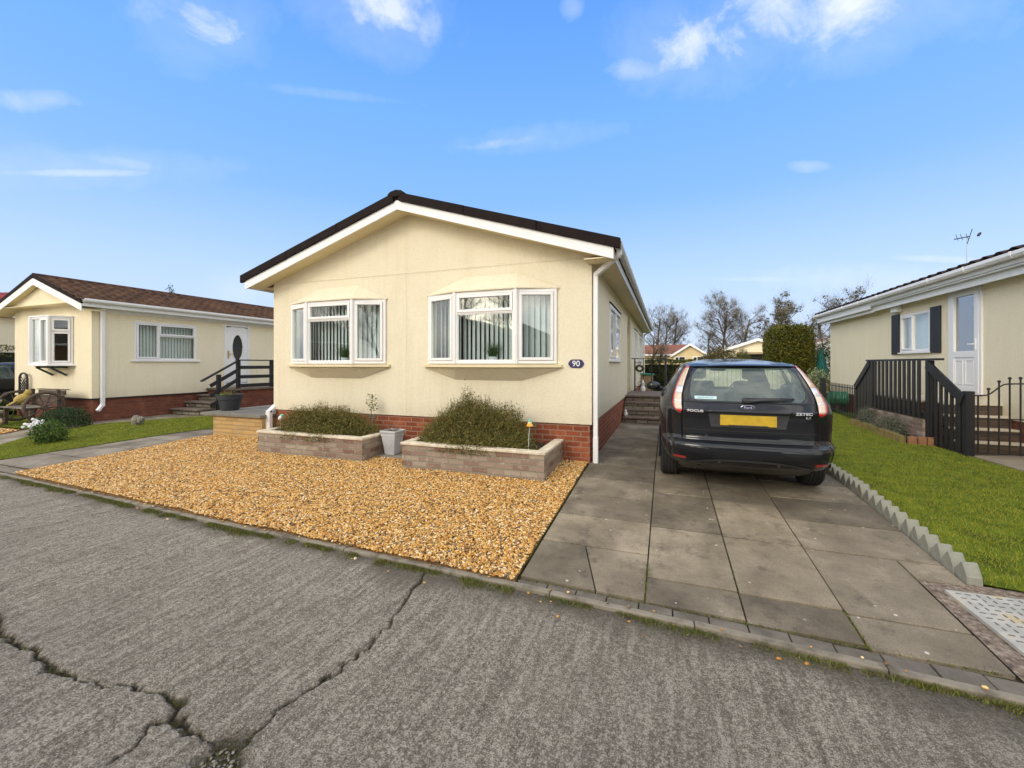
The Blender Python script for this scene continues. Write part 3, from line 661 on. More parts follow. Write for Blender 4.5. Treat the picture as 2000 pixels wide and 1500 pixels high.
P = np.concatenate(P); cf = crackfield(P[:, 0], P[:, 1]); P = P[(cf > .5) & (vnoise(P[:, 0], P[:, 1], .13, 40) > .58)]
o = blades('crack_moss', P, .003, .006, MOSS, lean=1); tag(o, kind='stuff'); o['label'] = 'moss growing in the road cracks'
n = 90; P = np.stack([-1.68 + rng.normal(0, .045, n), 1.17 + rng.normal(0, .07, n), np.full(n, RZ - .012)], 1); o = pebbles('crack_pebbles', P, .004, .010, GRAV2); tag(o, kind='stuff'); o['label'] = 'loose stones in the broken corner of the road'
# moss seams in drive joints
P = []
for (a, b, c_, e, dn) in [(X3, 2.83, X3, 3.2, 700), (X1, 2.9, X1, 3.4, 400), (-1.0, 2.91, 1.6, 2.85, 200), (X2, 2.9, X2, 4.0, 60)]:
    n = int(math.hypot(c_ - a, e - b) * dn); t = rng.random(n); yy = b + (e - b) * t + rng.normal(0, .006, n); P.append(np.stack([a + (c_ - a) * t + rng.normal(0, .004, n), yy, GV(yy) - .008], 1))
o = blades('joint_moss', np.concatenate(P), .014, .006, MOSS, lean=1); tag(o, kind='stuff'); o['label'] = 'moss in the joints of the driveway'

# ---- sawtooth concrete edging
EDGE = pm('edging_concrete', (.30, .30, .25, 1), (.22, .22, .18, 1), 18, .9, bs=120, bst=.5)
for i in range(22):
    y = 3.79 + i * .15; z = G(y + .07) - .03
    mb = MB(); mb.prism([(1.95, y, z), (1.95, y + .149, z), (1.95, y + .149, z + .055), (1.95, y + .06, z + .155), (1.95, y + .045, z + .155), (1.95, y, z + .07)], (.085, 0, 0))
    o = build('edging_block', mb, EDGE, bevel=.006, loc=(1.95, y, z)); o.rotation_euler = (random.gauss(0, .012), random.gauss(0, .03), random.gauss(0, .03)); o.location.z += random.gauss(0, .003)
    tag(o, 'grey concrete sawtooth edging block nearest the road, its square cut end showing' if i == 0 else 'grey concrete sawtooth edging block standing in the row between the driveway and the lawn', 'edging block', 'sawtooth edging blocks beside the driveway')

# ================================================================== BUILDING HELPERS
def frame_ring(mb, M, u0, u1, z0, z1, w, n0, n1):
    mb.box(u0, u1, n0, n1, z0, z0 + w, M); mb.box(u0, u1, n0, n1, z1 - w, z1, M)
    mb.box(u0, u0 + w, n0, n1, z0 + w, z1 - w, M); mb.box(u1 - w, u1, n0, n1, z0 + w, z1 - w, M)
def facetM(p0, p1, z=0):
    """local x along p0->p1 (left to right seen from outside), local y outward, local z up"""
    a = Vector((p0[0], p0[1], 0)); b = Vector((p1[0], p1[1], 0)); u = (b - a); L = u.length; u.normalize()
    nrm = Vector((u.y, -u.x, 0))
    M = Matrix(((u.x, nrm.x, 0, a.x), (u.y, nrm.y, 0, a.y), (0, 0, 1, z), (0, 0, 0, 1)))
    return M, L
def window(facets, z0, z1, parent, name='window', sill=None, fw=.045, label=None, proud=.0, mat=None, glass=None):
    """facets: list of (p0, p1, [sash rects as fractions u0,v0,u1,v1, opening?])"""
    fm = MB(); pn = MB(); ss = MB(); H = z1 - z0; sp = MB()
    for p0, p1, sashes in facets:
        M, L = facetM(p0, p1)
        frame_ring(fm, M, 0, L, z0, z1, fw, -.06 + proud, .0 + proud)
        for (a, b, c_, d, op) in sashes:
            u0, u1, v0, v1 = fw + (L - 2 * fw) * a, fw + (L - 2 * fw) * c_, z0 + fw + (H - 2 * fw) * b, z0 + fw + (H - 2 * fw) * d
            g_ = .004
            if op: frame_ring(ss, M, u0 + g_, u1 - g_, v0 + g_, v1 - g_, .042, -.045 + proud, .014 + proud); e = .046
            else: frame_ring(fm, M, u0, u1, v0, v1, .014, -.05 + proud, -.010 + proud); e = .014
            pn.box(u0 + e - .002, u1 - e + .002, -.034 + proud, -.022 + proud, v0 + e - .002, v1 - e + .002, M)
            sp.box(u0 + e - .001, u1 - e + .001, -.0215 + proud, -.0195 + proud, v0 + e - .001, v0 + e + .004, M)
        # transoms / mullions between sashes
        us = sorted(set([s_[0] for s_ in sashes] + [s_[2] for s_ in sashes]))[1:-1]
        for u in us: x = fw + (L - 2 * fw) * u; fm.box(x - .02, x + .02, -.055 + proud, -.002 + proud, z0 + fw, z1 - fw, M)
        for s_ in sashes:
            if s_[1] > 0:
                x0 = fw + (L - 2 * fw) * s_[0]; x1 = fw + (L - 2 * fw) * s_[2]; zz = z0 + fw + (H - 2 * fw) * s_[1]; fm.box(x0, x1, -.055 + proud, -.003 + proud, zz - .018, zz + .018, M)
    o = build(name, fm, mat or PVC, parent, bevel=.004)
    if label: o['label'] = label
    build('pane', pn, glass or GLASS, o)
    if ss.v: build('sash', ss, mat or PVC, o, bevel=.006)
    if sill: build('sill', sill[0], sill[1], o, bevel=.004)
    return o
def wall_holes(mb, axis, pos, th, a0, a1, z0, z1, holes):
    """wall sheet box of thickness th (extends to +th) with rectangular holes (a0,a1,z0,z1); axis 'x' wall runs along x"""
    As = sorted(set([a0, a1] + [h[0] for h in holes] + [h[1] for h in holes])); Zs = sorted(set([z0, z1] + [h[2] for h in holes] + [h[3] for h in holes]))
    for i in range(len(As) - 1):
        for j in range(len(Zs) - 1):
            ca, cz = (As[i] + As[i + 1]) / 2, (Zs[j] + Zs[j + 1]) / 2
            if any(h[0] < ca < h[1] and h[2] < cz < h[3] for h in holes): continue
            if axis == 'x': mb.box(As[i], As[i + 1], pos, pos + th, Zs[j], Zs[j + 1])
            else: mb.box(pos, pos + th, As[i], As[i + 1], Zs[j], Zs[j + 1])
def join_coplanar(o):
    bm = bmesh.new(); bm.from_mesh(o.data); bmesh.ops.remove_doubles(bm, verts=bm.verts, dist=1e-5)
    seen = {}
    for f in bm.faces: seen.setdefault(tuple(sorted(v_.index for v_ in f.verts)), []).append(f)
    kill = [f for fs in seen.values() if len(fs) > 1 for f in fs]
    bmesh.ops.delete(bm, geom=kill, context='FACES_ONLY'); bmesh.ops.recalc_face_normals(bm, faces=bm.faces)
    bm.to_mesh(o.data); bm.free(); o.data.update()
def text_mesh(name, s, size, mat, parent, M, extrude=.0015, bold=0, sx=1, spacing=1):
    cu = bpy.data.curves.new('tmp_text', 'FONT'); cu.body = s; cu.size = size; cu.extrude = extrude; cu.align_x = 'CENTER'; cu.align_y = 'CENTER'; cu.offset = bold; cu.space_character = spacing
    to = bpy.data.objects.new('tmp_text', cu); me = bpy.data.meshes.new_from_object(to); bpy.data.objects.remove(to)
    me.transform(Matrix.Diagonal((sx, 1, 1, 1))); me.transform(M); me.materials.clear(); me.materials.append(mat); me.name = name
    o = bpy.data.objects.new(name, me); link(o, parent); return o
FRONT = Matrix(((1, 0, 0, 0), (0, 0, -1, 0), (0, 1, 0, 0), (0, 0, 0, 1)))   # text lying in XZ, facing -Y
def blind(label, path, z0, z1, ang, width=.085, group='vertical blinds in the windows'):
    """vertical louvres hanging along a plan path"""
    mb = MB(); rail = MB(); first = path[0]
    for (a, b) in zip(path[:-1], path[1:]):
        M, L = facetM(a, b); nn = max(1, int(L / .075))
        for i in range(nn):
            u = (i + .5) * L / nn; t = ang + random.uniform(-.06, .06); dx, dy = math.cos(t) * width / 2, math.sin(t) * width / 2
            P = [M @ Vector((u + s_ * dx, s_ * dy, z)) for z in (z0, z1) for s_ in (-1, 1)]
            nrm = M.to_3x3() @ Vector((-math.sin(t), math.cos(t), 0)) * .0012
            mb.prism([P[0], P[1], P[3], P[2]], nrm)
        rail.box(0, L, -.02, .02, z1, z1 + .03, M)
    t = thing('vertical_blind', label, 'blind', (first[0], first[1], z0), group)
    o = build('louvres', mb, BLIND, t); build('head_rail', rail, PVC, t)
    return t

# ================================================================== MAIN HOUSE
Y0, XL, XR, YB = 5.926, -6.98, -.976, 20.3
house = thing('bungalow', 'cream rendered park home with two front bow windows and red brick base', 'house', ((XL + XR) / 2, Y0, 0))
RX = (XL + XR) / 2; SL = .315; ZT = 4.10
def ztop(x): return ZT - SL * abs(x - RX)
ZS = 2.93                          # soffit height at the side walls
mb = MB()
bayR = [(-3.60, Y0 - .03), (-3.02, Y0 - .225), (-2.03, Y0 - .225), (-1.47, Y0 - .03)]
bayL = [(-6.52, Y0 - .03), (-5.94, Y0 - .225), (-4.95, Y0 - .225), (-4.42, Y0 - .03)]
holesF = [(-3.52, -1.55, 1.44, 2.46), (-6.44, -4.50, 1.44, 2.46)]
wall_holes(mb, 'x', Y0, .10, XL, XR, .56, 2.895, holesF)
holesS = [(7.90, 9.80, 1.47, 2.53), (14.3, 15.8, 1.5, 2.55), (17.2, 19.1, 1.5, 2.55)]
AR0, AR1 = 11.75, 12.85           # arched porch recess
wall_holes(mb, 'y', XR - .10, .10, Y0 + .10, YB - .1, .56, ZS + .05, holesS + [(AR0, AR1, .56, ZS + .05)])
mb.box(XL, XL + .10, Y0 + .10, YB - .1, .56, ZS + .05); mb.box(XL, XR, YB - .1, YB, .56, ZS + .05)
o = build('wall', mb, CREAM, house); join_coplanar(o)
# arch head over the recess
mb = MB(); pts = []; yc = (AR0 + AR1) / 2; ra = (AR1 - AR0) / 2
for t in np.linspace(math.pi, 0, 21): pts.append((yc + math.cos(t) * ra, 2.22 + math.sin(t) * ra * 1.0))
for (a, b), (c_, d) in zip(pts[:-1], pts[1:]):
    mb.prism([(XR - .10, a, b), (XR - .10, c_, d), (XR - .10, c_, ZS + .05), (XR - .10, a, ZS + .05)], (.10, 0, 0))
build('arch', mb, CREAM, house)
mb = MB(); mb.box(XR - 1.0, XR - .1, AR0 - .1, AR0, .6, 2.98); mb.box(XR - 1.0, XR - .1, AR1, AR1 + .1, .6, 2.98); mb.box(XR - 1.1, XR - 1.0, AR0 - .1, AR1 + .1, .6, 2.98)
build('porch_recess', mb, CREAM, house)
# gable panel set a touch back above the joint, and its cover strip
mb = MB(); n_ = 2; gy = Y0 + .007
mb.prism([(XL, gy, 2.902), (XR, gy, 2.902), (XR, gy, ztop(XR) - .16), (RX, gy, ZT - .16), (XL, gy, ztop(XL) - .16)], (0, .09, 0))
build('gable_panel', mb, CREAM, house)
mb = MB(); mb.box(-4.065, -4.025, Y0 - .004, Y0 + .002, .56, 2.893); mb.box(-4.065, -4.025, Y0 + .003, Y0 + .009, 2.905, ZT - .19)
mb.box(XL, -4.075, Y0 - .003, Y0 + .004, 2.884, 2.896); mb.box(-4.015, XR, Y0 - .003, Y0 + .004, 2.884, 2.896)
mb.box(XL - .002, XR + .004, Y0 - .006, Y0 + .02, .545, .5595)
build('joint_strip', mb, CREAM, house, bevel=.0015)
# brick plinth
mb = MB(); mb.box(XL + .03, XR - .03, Y0 + .02, Y0 + .12, -.1, .555); mb.box(XR - .12, XR - .02, Y0 + .12, YB, -.1, .556); mb.box(XL + .02, XL + .12, Y0 + .12, YB, -.1, .556)
build('brick_plinth', mb, BRICK, house)
for x in (-4.80, -1.93):
    mb = MB(); frame_ring(mb, facetM((x, Y0 + .012), (x + .14, Y0 + .012))[0], 0, .14, .47, .54, .012, -.02, .006)
    for i in range(4): mb.box(x + .012, x + .128, Y0 + .012, Y0 + .018, .484 + i * .012, .490 + i * .012)
    build('air_vent', mb, STONE, house)
# floor, inner walls, ceiling : dark rooms seen through the panes
mb = MB(); mb.box(XL + .1, XR - .1, Y0 + .1, YB - .1, .58, .62); mb.box(XL + .1, XR - .1, Y0 + 3.6, Y0 + 3.7, .62, 2.94); mb.box(-4.05, -3.97, Y0 + .1, Y0 + 3.6, .62, 2.94); mb.box(XL + .1, XR - .1, Y0 + .1, YB - .1, 2.90, 2.94)
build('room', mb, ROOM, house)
# bays : flared head, flared base
def flare(name, bay, z0, wallz, x0, x1, mat, over=.03, thick=.02):
    (a, b, c_, d) = bay; mb = MB()
    P = [Vector((a[0] - over, Y0 - .02, z0)), Vector((b[0] - over * .6, b[1] - over, z0)), Vector((c_[0] + over * .6, c_[1] - over, z0)), Vector((d[0] + over, Y0 - .02, z0))]
    Q = [Vector((x0, Y0 - .002, wallz)), Vector((x1, Y0 - .002, wallz))]
    s_ = 1 if wallz > z0 else -1
    P2 = [p_ + Vector((0, 0, s_ * thick)) for p_ in P]; B = [Vector((a[0] - over, Y0 + .05, z0)), Vector((d[0] + over, Y0 + .05, z0))]
    vs = P + P2 + Q + B + [Vector((x0, Y0 + .05, wallz)), Vector((x1, Y0 + .05, wallz))]
    mb.add(vs, [(0, 1, 5, 4), (1, 2, 6, 5), (2, 3, 7, 6), (4, 5, 8), (5, 6, 9, 8), (6, 7, 9), (0, 8 + 2, 11, 3, 2, 1)])
    o = build(name, mb, mat, house, bevel=.0); return o
for bay, lab in ((bayL, 'left'), (bayR, 'right')):
    (a, b, c_, d) = bay
    flare('bay_head', bay, 2.49, 2.76, b[0] + .06, c_[0] - .06, CREAM)
    flare('bay_base', bay, 1.345, 1.15, b[0] - .10, c_[0] + .02, CREAM, over=.0)
    sm = MB(); poly = [(a[0] - .075, Y0 + .05), (a[0] - .075, Y0 - .05), (b[0] - .05, b[1] - .06), (c_[0] + .05, c_[1] - .06), (d[0] + .075, Y0 - .05), (d[0] + .075, Y0 + .05)]
    sm.prism([(x, y, 1.35) for x, y in poly], (0, 0, .045))
    fL = [(0, 0, 1, 1, True)]; fC = [(0, 0, 1, .71, False), (0, .73, 1, 1, True)]
    op = [(0, 0, 1, 1, lab == 'left' or True)]
    w = window([(a, b, fL), (b, c_, fC), (c_, d, op)], 1.405, 2.488, house, 'bow_window', sill=(sm, CREAMS), label='white bow window with vertical blinds, the %s one on the front wall' % lab)
    for q in (b, c_): mb = MB(); mb.tube([(q[0], q[1] + .005, 1.405), (q[0], q[1] + .005, 2.488)], .034, 8); build('corner_post', mb, PVC, w)
    # inner reveal and board
    mb = MB(); inn = [(x, y + .07) for x, y in (b, c_)]
    mb.prism([(a[0] + .05, Y0 + .3, 1.40), (a[0] + .05, Y0 + .03, 1.40), (b[0], b[1] + .05, 1.40), (c_[0], c_[1] + .05, 1.40), (d[0] - .05, Y0 + .03, 1.40), (d[0] - .05, Y0 + .3, 1.40)], (0, 0, .022))
    build('window_board', mb, WHITEP, w)
# side windows
for i, (a, b, z0, z1) in enumerate([(7.90, 9.80, 1.47, 2.53), (14.3, 15.8, 1.5, 2.55), (17.2, 19.1, 1.5, 2.55)]):
    sm = MB(); sm.box(XR - .02, XR + .05, a - .04, b + .04, z0 - .03, z0)
    window([((XR + .012, a), (XR + .012, b), [(0, 0, .5, 1, True), (.5, 0, 1, .62, False), (.5, .64, 1, 1, True)])], z0, z1, house, 'window', sill=(sm, PVC))
    mb = MB(); mb.box(XR, XR + .03, a - .03, b + .03, z1, z1 + .02); build('lintel', mb, BLACKT, house)
# porch door edge
mb = MB(); mb.box(XR - .06, XR - .02, AR0 - .02 + .03, AR0 + .08, .62, 2.5); build('door_frame', mb, BLKW, house)
# roof : two slopes of dark tile, barge boards, soffits, fascias, gutters
YF = 5.585; YR_ = YB + .25; XE0, XE1 = RX - 3.34, RX + 3.36
mb = MB()
for xe in (XE0, XE1):
    ze = ztop(xe)
    mb.prism([(xe, YF, ze), (RX, YF, ZT), (RX, YF, ZT - .115), (xe, YF, ze - .115)], (0, YR_ - YF, 0))
    n_ = 10
build('roof', mb, BLACKT, house, bevel=.006)
mb = MB()       # tile courses on the verge: small stepped caps
for sgn, xe in ((-1, XE0), (1, XE1)):
    L = abs(xe - RX); k_ = 3
    for i in range(k_):
        xa = RX + sgn * (i * L / k_ + .05); xb = RX + sgn * ((i + 1) * L / k_ + .07)
        za, zb = ztop(xa) + .008, ztop(xb) + .010
        mb.prism([(xa, YF - .03, za), (xb, YF - .03, zb), (xb, YF - .03, zb - .135), (xa, YF - .03, za - .135)], (0, .06, 0))
build('verge_cap', mb, BLACKT, house, bevel=.004)
mb = MB(); mb.prism([(RX - .16, YF - .035, ZT - .03), (RX - .10, YF - .035, ZT + .015), (RX, YF - .035, ZT + .035), (RX + .10, YF - .035, ZT + .015), (RX + .16, YF - .035, ZT - .03), (RX, YF - .035, ZT - .08)], (0, YR_ - YF, 0))
build('ridge', mb, BLACKT, house, bevel=.006)
mb = MB()
for xe in (XE0 + .02, XE1 - .02):
    ze = ztop(xe)
    mb.prism([(xe, YF + .005, ze - .118), (RX, YF + .005, ZT - .118), (RX, YF + .005, ZT - .262), (xe, YF + .005, ze - .275)], (0, .022, 0))
build('bargeboard', mb, WHITEP, house, bevel=.003)
mb = MB()      # sloping soffit under the gable overhang
for sgn, xe in ((-1, XE0 + .03), (1, XE1 - .03)):
    mb.prism([(xe, YF + .028, ztop(xe) - .235), (RX, YF + .028, ZT - .235), (RX, Y0 + .02, ZT - .235), (xe, Y0 + .02, ztop(xe) - .235)], (0, 0, .015))
build('gable_soffit', mb, CREAMS, house)
mb = MB()
mb.box(XR, XE1 - .045, Y0 + .02, YR_ - .02, 2.845, 2.86); mb.box(XE0 + .045, XL, Y0 + .02, YR_ - .02, 2.845, 2.86)
mb.box(XR - .05, XE1 - .05, YF + .03, Y0 + .02, 2.80, 2.815)
build('eaves_soffit', mb, CREAMS, house)
mb = MB(); mb.box(XE1 - .045, XE1 - .022, YF + .028, YR_ - .02, 2.80, ztop(XE1) - .12); mb.box(XE0 + .022, XE0 + .045, YF + .028, YR_ - .02, 2.80, ztop(XE0) - .12)
build('fascia', mb, PVCG, house)
def gutter(mb, x, s_, y0, y1, zt, w=.105, h=.07):
    prof = [(0, 0), (0, -h * .7), (w * .18, -h), (w * .78, -h), (w, -h * .55), (w, .004), (w - .006, .004), (w - .008, -h * .5), (w * .76, -h + .006), (w * .2, -h + .006), (.006, -h * .66), (.006, 0)]
    mb.prism([(x + s_ * a, y0, zt + b) for a, b in prof], (0, y1 - y0, 0))
def brackets(mb, x, s_, ys_, zt, w=.105, h=.07):
    for y in ys_: mb.prism([(x + s_ * a, y, zt + b) for a, b in [(-.002, .004), (-.002, -h * .75), (w * .16, -h - .006), (w * .8, -h - .006), (w + .007, -h * .55), (w + .007, .010), (w - .01, .010)]], (0, .035, 0))
mb = MB(); gutter(mb, XE1 - .022, 1, YF + .02, YR_, 2.995); gutter(mb, XE0 + .022, -1, YF + .02, YR_, 2.995)
go = build('gutter', mb, PVCG, house, smooth=False)
for y in np.arange(5.62, 20.4, .85): mb = MB(); brackets(mb, XE1 - .022, 1, [float(y)], 2.995); build('gutter_bracket', mb, PVCG, go)
mb = MB(); dx, dy = -.928, 5.985; xg = XE1 + .03
mb.obox((xg, 5.80, 2.94), (xg, 5.80, 2.86), .066, .066, (0, 1, 0)); mb.obox((xg, 5.80, 2.875), (dx, dy, 2.66), .064, .064); mb.obox((dx, dy, 2.68), (dx, dy, .36), .062, .062, (0, 1, 0)); mb.obox((dx, dy, .37), (dx, dy, .0), .070, .070, (0, 1, 0))
build('downpipe', mb, PVC, house, bevel=.006)
mb = MB(); mb.obox((XE1 + .03, YB - .1, 2.94), (XR + .04, YB - .1, 2.72), .06, .06); mb.obox((XR + .045, YB - .1, 2.74), (XR + .045, YB - .1, .1), .06, .06, (0, 1, 0)); build('downpipe', mb, PVC, house, bevel=.005)
# white boxed pipe at the left corner
mb = MB(); mb.obox((XL + .0, Y0 - .10, .02), (XL + .0, Y0 - .10, .53), .10, .07, (0, 1, 0)); mb.obox((XL, Y0 - .115, .50), (XL + .0, Y0 + .08, .64), .10, .05)
t = thing('boxed_pipe', 'white plastic boxed waste pipe rising between the yellow stone terrace and the cream house', 'pipe', (XL, Y0 - .1, 0)); build('casing', mb, PVC, t, bevel=.006)
# number plaque
plq = thing('house_number_plaque', 'navy oval house number plaque reading 90 on the cream wall', 'house number', (-1.20, Y0, 1.405))
cx, cz = -1.195, 1.405; pts = []
for t in np.linspace(0, 2 * math.pi, 41)[:-1]:
    x, z = math.cos(t), math.sin(t); rx = .105 if abs(x) > .93 else .098; pts.append((cx + max(-.82, min(.82, x)) * .115 if abs(x) < .9 else cx + x * .112, Y0 - .012, cz + max(-.85, min(.85, z)) * .072))
mb = MB(); mb.prism(pts, (0, .012, 0)); build('plate', mb, NAVY, plq, bevel=.002)
text_mesh('numerals', '90', .115, WHITEP, plq, Matrix.Translation((cx, Y0 - .0135, cz - .002)) @ FRONT, .001, sx=1.0)
# blinds, plants and chair inside
ins = lambda bay, o_: [(bay[0][0] + .12, Y0 + .03 + o_), (bay[1][0] + .04, bay[1][1] + .10 + o_), (bay[2][0] - .04, bay[2][1] + .10 + o_), (bay[3][0] - .12, Y0 + .03 + o_)]
blind('white vertical blind half open behind the right bow window', ins(bayR, .10), 1.46, 2.44, .58)
blind('white vertical blind turned nearly edge on behind the left bow window', ins(bayL, .10), 1.46, 2.44, .45)
def pot_plant(x, y, z, lab):
    t = thing('pot_plant', lab, 'plant', (x, y, z)); mb = MB(); mb.lathe([(.055, 0), (.068, .08), (.07, .085), (.062, .085), (.058, .07)], (x, y, z), 16); build('pot', mb, WHITEP, t)
    n = 260; P = np.tile([[x, y, z + .08]], (n, 1)) + rng.normal(0, .02, (n, 3)) * [1, 1, 0]; dr = rng.normal(0, .38, (n, 3)); dr[:, 2] = 1
    blades('foliage', P, .19, .007, GRN, t, lean=.2, dirs=dr)
GRN = leafmat('plant_leaf', [(.04, .10, .03, 1), (.06, .14, .04, 1), (.09, .17, .05, 1), (.03, .07, .025, 1)])
pot_plant(-2.44, Y0 - .09, 1.425, 'small spiky plant in a white pot on the sill of the right bow window')
pot_plant(-5.22, Y0 - .09, 1.425, 'small bushy plant in a white pot on the sill of the left bow window')
t = thing('spindle_chair', 'white spindle back chair seen through the right pane of the left bow window', 'chair', (-4.75, 6.55, .62))
mb = MB(); xa = -4.72; arc = [(xa + .24 * math.cos(a), 6.5, 1.22 + .36 * math.sin(a)) for a in np.linspace(0, math.pi, 13)]; mb.tube(arc, .018, 8); build('back_hoop', mb, WHITEP, t)
mb = MB()
for i in range(5): x = xa - .16 + i * .08; mb.tube([(x, 6.5, 1.08), (x, 6.5, 1.22 + .36 * math.sqrt(max(0, 1 - ((x - xa) / .24) ** 2)))], .008, 6)
build('spindles', mb, WHITEP, t)
mb = MB(); mb.box(xa - .22, xa + .22, 6.28, 6.7, 1.05, 1.08); build('seat', mb, WHITEP, t, bevel=.01)
for sx_ in (-.18, .18):
    for y_ in (6.32, 6.66): mb = MB(); mb.tube([(xa + sx_ * .8, y_, 1.06), (xa + sx_, y_, .62)], .016, 6); build('leg', mb, WHITEP, t)

# ---- side steps, landing railing and things on them
st = thing('side_steps', 'stone risers with brown slab treads climbing to the side porch beyond the parked car', 'steps', (-.5, 10.4, 0))
STNR = brickmat('rubble_stone', (.38, .34, .26, 1), (.22, .18, .13, 1), (.10, .085, .065, 1), bw=.26, rh=.09, ms=.012, stain=(.33, .30, .24, 1), stf=(4, .55, .75), bst=1)
TREAD = pm('brown_tread', (.21, .16, .13, 1), (.13, .10, .08, 1), 6, .85, bs=60, bst=.4)
stp = [(10.33, .135), (10.60, .295), (10.87, .45), (11.14, .60)]; mb = MB(); tr = MB()
for i, (y, z) in enumerate(stp):
    y1 = stp[i + 1][0] if i < 3 else 13.1; zb = stp[i - 1][1] if i else -.1
    mb.box(XR + .005, -.03, y + .03, y1 + .04, zb - .04, z - .04)
    tr.box(XR + .006, -.015 - .0, y, y1 + .03, z - .04, z)
build('risers', mb, STNR, st); build('treads', tr, TREAD, st, bevel=.006)
rl = thing('porch_railing', 'black wrought iron railing at the back of the side porch landing', 'railing', (-.45, 13.0, .6))
mb = MB()
for x in (-.86, -.62, -.39, -.16, .0): mb.tube([(x, 13.0, .60), (x, 13.0, 1.54 if x > -.8 else 1.57)], .011 if x > -.8 else .02, 6)
mb.tube([(-.96, 13, 1.56), (.02, 13, 1.56)], .012, 6); mb.tube([(-.86, 13, .74), (.02, 13, .74)], .010, 6)
build('bars', mb, BLKI, rl)
mb = MB()
for cz_ in (1.42, 1.15, .82):
    pts = [(-.74 + math.cos(a) * (.01 + .045 * a / 6.3), 13.0, cz_ + math.sin(a) * (.01 + .045 * a / 6.3)) for a in np.linspace(0, 6.3 * 1.3, 22)]; mb.tube(pts, .006, 5)
build('scrolls', mb, BLKI, rl)
t = thing('wreath', 'small brown twig wreath hanging on the porch railing', 'wreath', (-.72, 12.95, 1.28)); P = []
for a in rng.uniform(0, 6.283, 900): rr = .095 + rng.normal(0, .016); P.append((-.72 + math.cos(a) * rr, 12.95 + rng.normal(0, .012), 1.27 + math.sin(a) * rr * .85))
leaves('twigs', P, .035, leafmat('wreath_leaf', [(.10, .06, .02, 1), (.05, .05, .015, 1), (.2, .13, .04, 1), (.04, .03, .02, 1)]), t, .35)
mb = MB(); mb.tube([(-.72 + math.cos(a) * .095, 12.95, 1.27 + math.sin(a) * .08) for a in np.linspace(0, 6.283, 20)], .012, 6); build('ring', mb, BROWNW, t)
t = thing('grey_post', 'blue grey metal post standing behind the porch steps', 'post', (.0, 13.6, 0)); mb = MB(); mb.tube([(.0, 13.6, 0), (.0, 13.6, 1.66)], .028, 10); mb.lathe([(.034, 0), (.034, .02), (.012, .035)], (.0, 13.6, 1.66), 12); build('shaft', mb, pm('blue_grey_paint', (.10, .10, .15, 1), (.07, .07, .11, 1), 8, .5), t)
t = thing('bird_figurine', 'small white bird figurine on the second step', 'figurine', (-.90, 10.42, .135)); mb = MB(); mb.ell((-.90, 10.42, .20), (.045, .055, .07)); mb.ell((-.90, 10.40, .275), (.03, .034, .032)); mb.lathe([(.008, 0), (.001, .03)], (0, 0, 0), 6, Matrix.Translation((-.90, 10.37, .273)) @ Matrix.Rotation(R(90), 4, 'X')); build('body', mb, WHITEP, t, smooth=True)
t = thing('gnome_figurine', 'white garden gnome figurine at the back corner of the porch', 'figurine', (-.62, 12.8, .6)); mb = MB(); mb.lathe([(.06, 0), (.075, .05), (.06, .13), (.035, .17), (.045, .2), (.042, .23), (.05, .235), (.025, .29), (.004, .35)], (-.62, 12.8, .6), 16); build('body', mb, WHITEP, t, smooth=True)
t = thing('storage_box', 'tan slatted storage box with a green lid against the hedge behind the house', 'storage box', (-.55, 18.4, 0)); mb = MB(); mb.box(-.95, -.50, 18.2, 18.9, .0, .93)
for i in range(9): mb.box(-.955, -.495, 18.19, 18.2, .03 + i * .1, .03 + i * .1 + .085)
build('body', mb, TAN, t); mb = MB(); mb.prism([(-1.0, 18.12, .96), (-.45, 18.12, .93), (-.45, 18.12, .98), (-1.0, 18.12, 1.02)], (0, .85, 0)); build('lid', mb, GREENP, t, bevel=.01)

# ================================================================== STONE TERRACE left of the house
ter = thing('stone_terrace', 'raised terrace of yellow stone with a grey slab top beside the cream house', 'terrace', (-7.8, 6.4, 0))
mb = MB(); mb.box(-8.33, -7.03, 5.72, 8.2, -.1, .395); build('wall', mb, STONEY, ter)
mb = MB()
for (a, b) in ((-8.62, -7.80), (-7.79, -7.0)):
    for (c_, d) in ((5.66, 6.4), (6.41, 7.2), (7.21, 8.25)): mb.box(a, b, c_, d, .397, .452)
build('slab_top', mb, CONCP, ter, bevel=.006)
px_, py_ = -8.42, 6.12
t = thing('flower_pot', 'large round charcoal flower pot on the terrace in front of the black railing', 'plant pot', (px_, py_, .452))
mb = MB(); mb.lathe([(.155, 0), (.165, .02), (.205, .22), (.222, .225), (.235, .31), (.24, .325), (.226, .325), (.21, .26)], (px_, py_, .452), 32); build('pot', mb, SLATEC, t, smooth=False)
mb = MB(); mb.lathe([(.212, 0), (.212, .012)], (px_, py_, .73), 24); build('soil', mb, SOIL, t)
n = 70; P = np.tile([[px_ - .02, py_, .73]], (n, 1)) + rng.normal(0, .07, (n, 3)) * [1, 1, 0]; dr = rng.normal(0, .55, (n, 3)); dr[:, 2] = 1
blades('stems', P, .17, .006, leafmat('dry_stem', [(.12, .07, .03, 1), (.2, .14, .06, 1), (.10, .12, .03, 1)]), t, dirs=dr)
P = rng.normal(0, 1, (500, 3)) * [.05, .05, .022] + [px_ - .08, py_ - .02, .755]; leaves('foliage', P, .035, leafmat('pot_leaf', [(.14, .19, .02, 1), (.10, .15, .02, 1), (.2, .24, .04, 1)]), t)
t = thing('slatted_bench', 'small grey slatted bench end beside the left wall of the cream house', 'bench', (-7.35, 7.3, .452)); mb = MB()
for i in range(5): mb.box(-7.62, -7.06, 7.12 + i * .085, 7.19 + i * .085, .80 + i * .018, .825 + i * .018)
build('seat', mb, GREYW, t, bevel=.004)
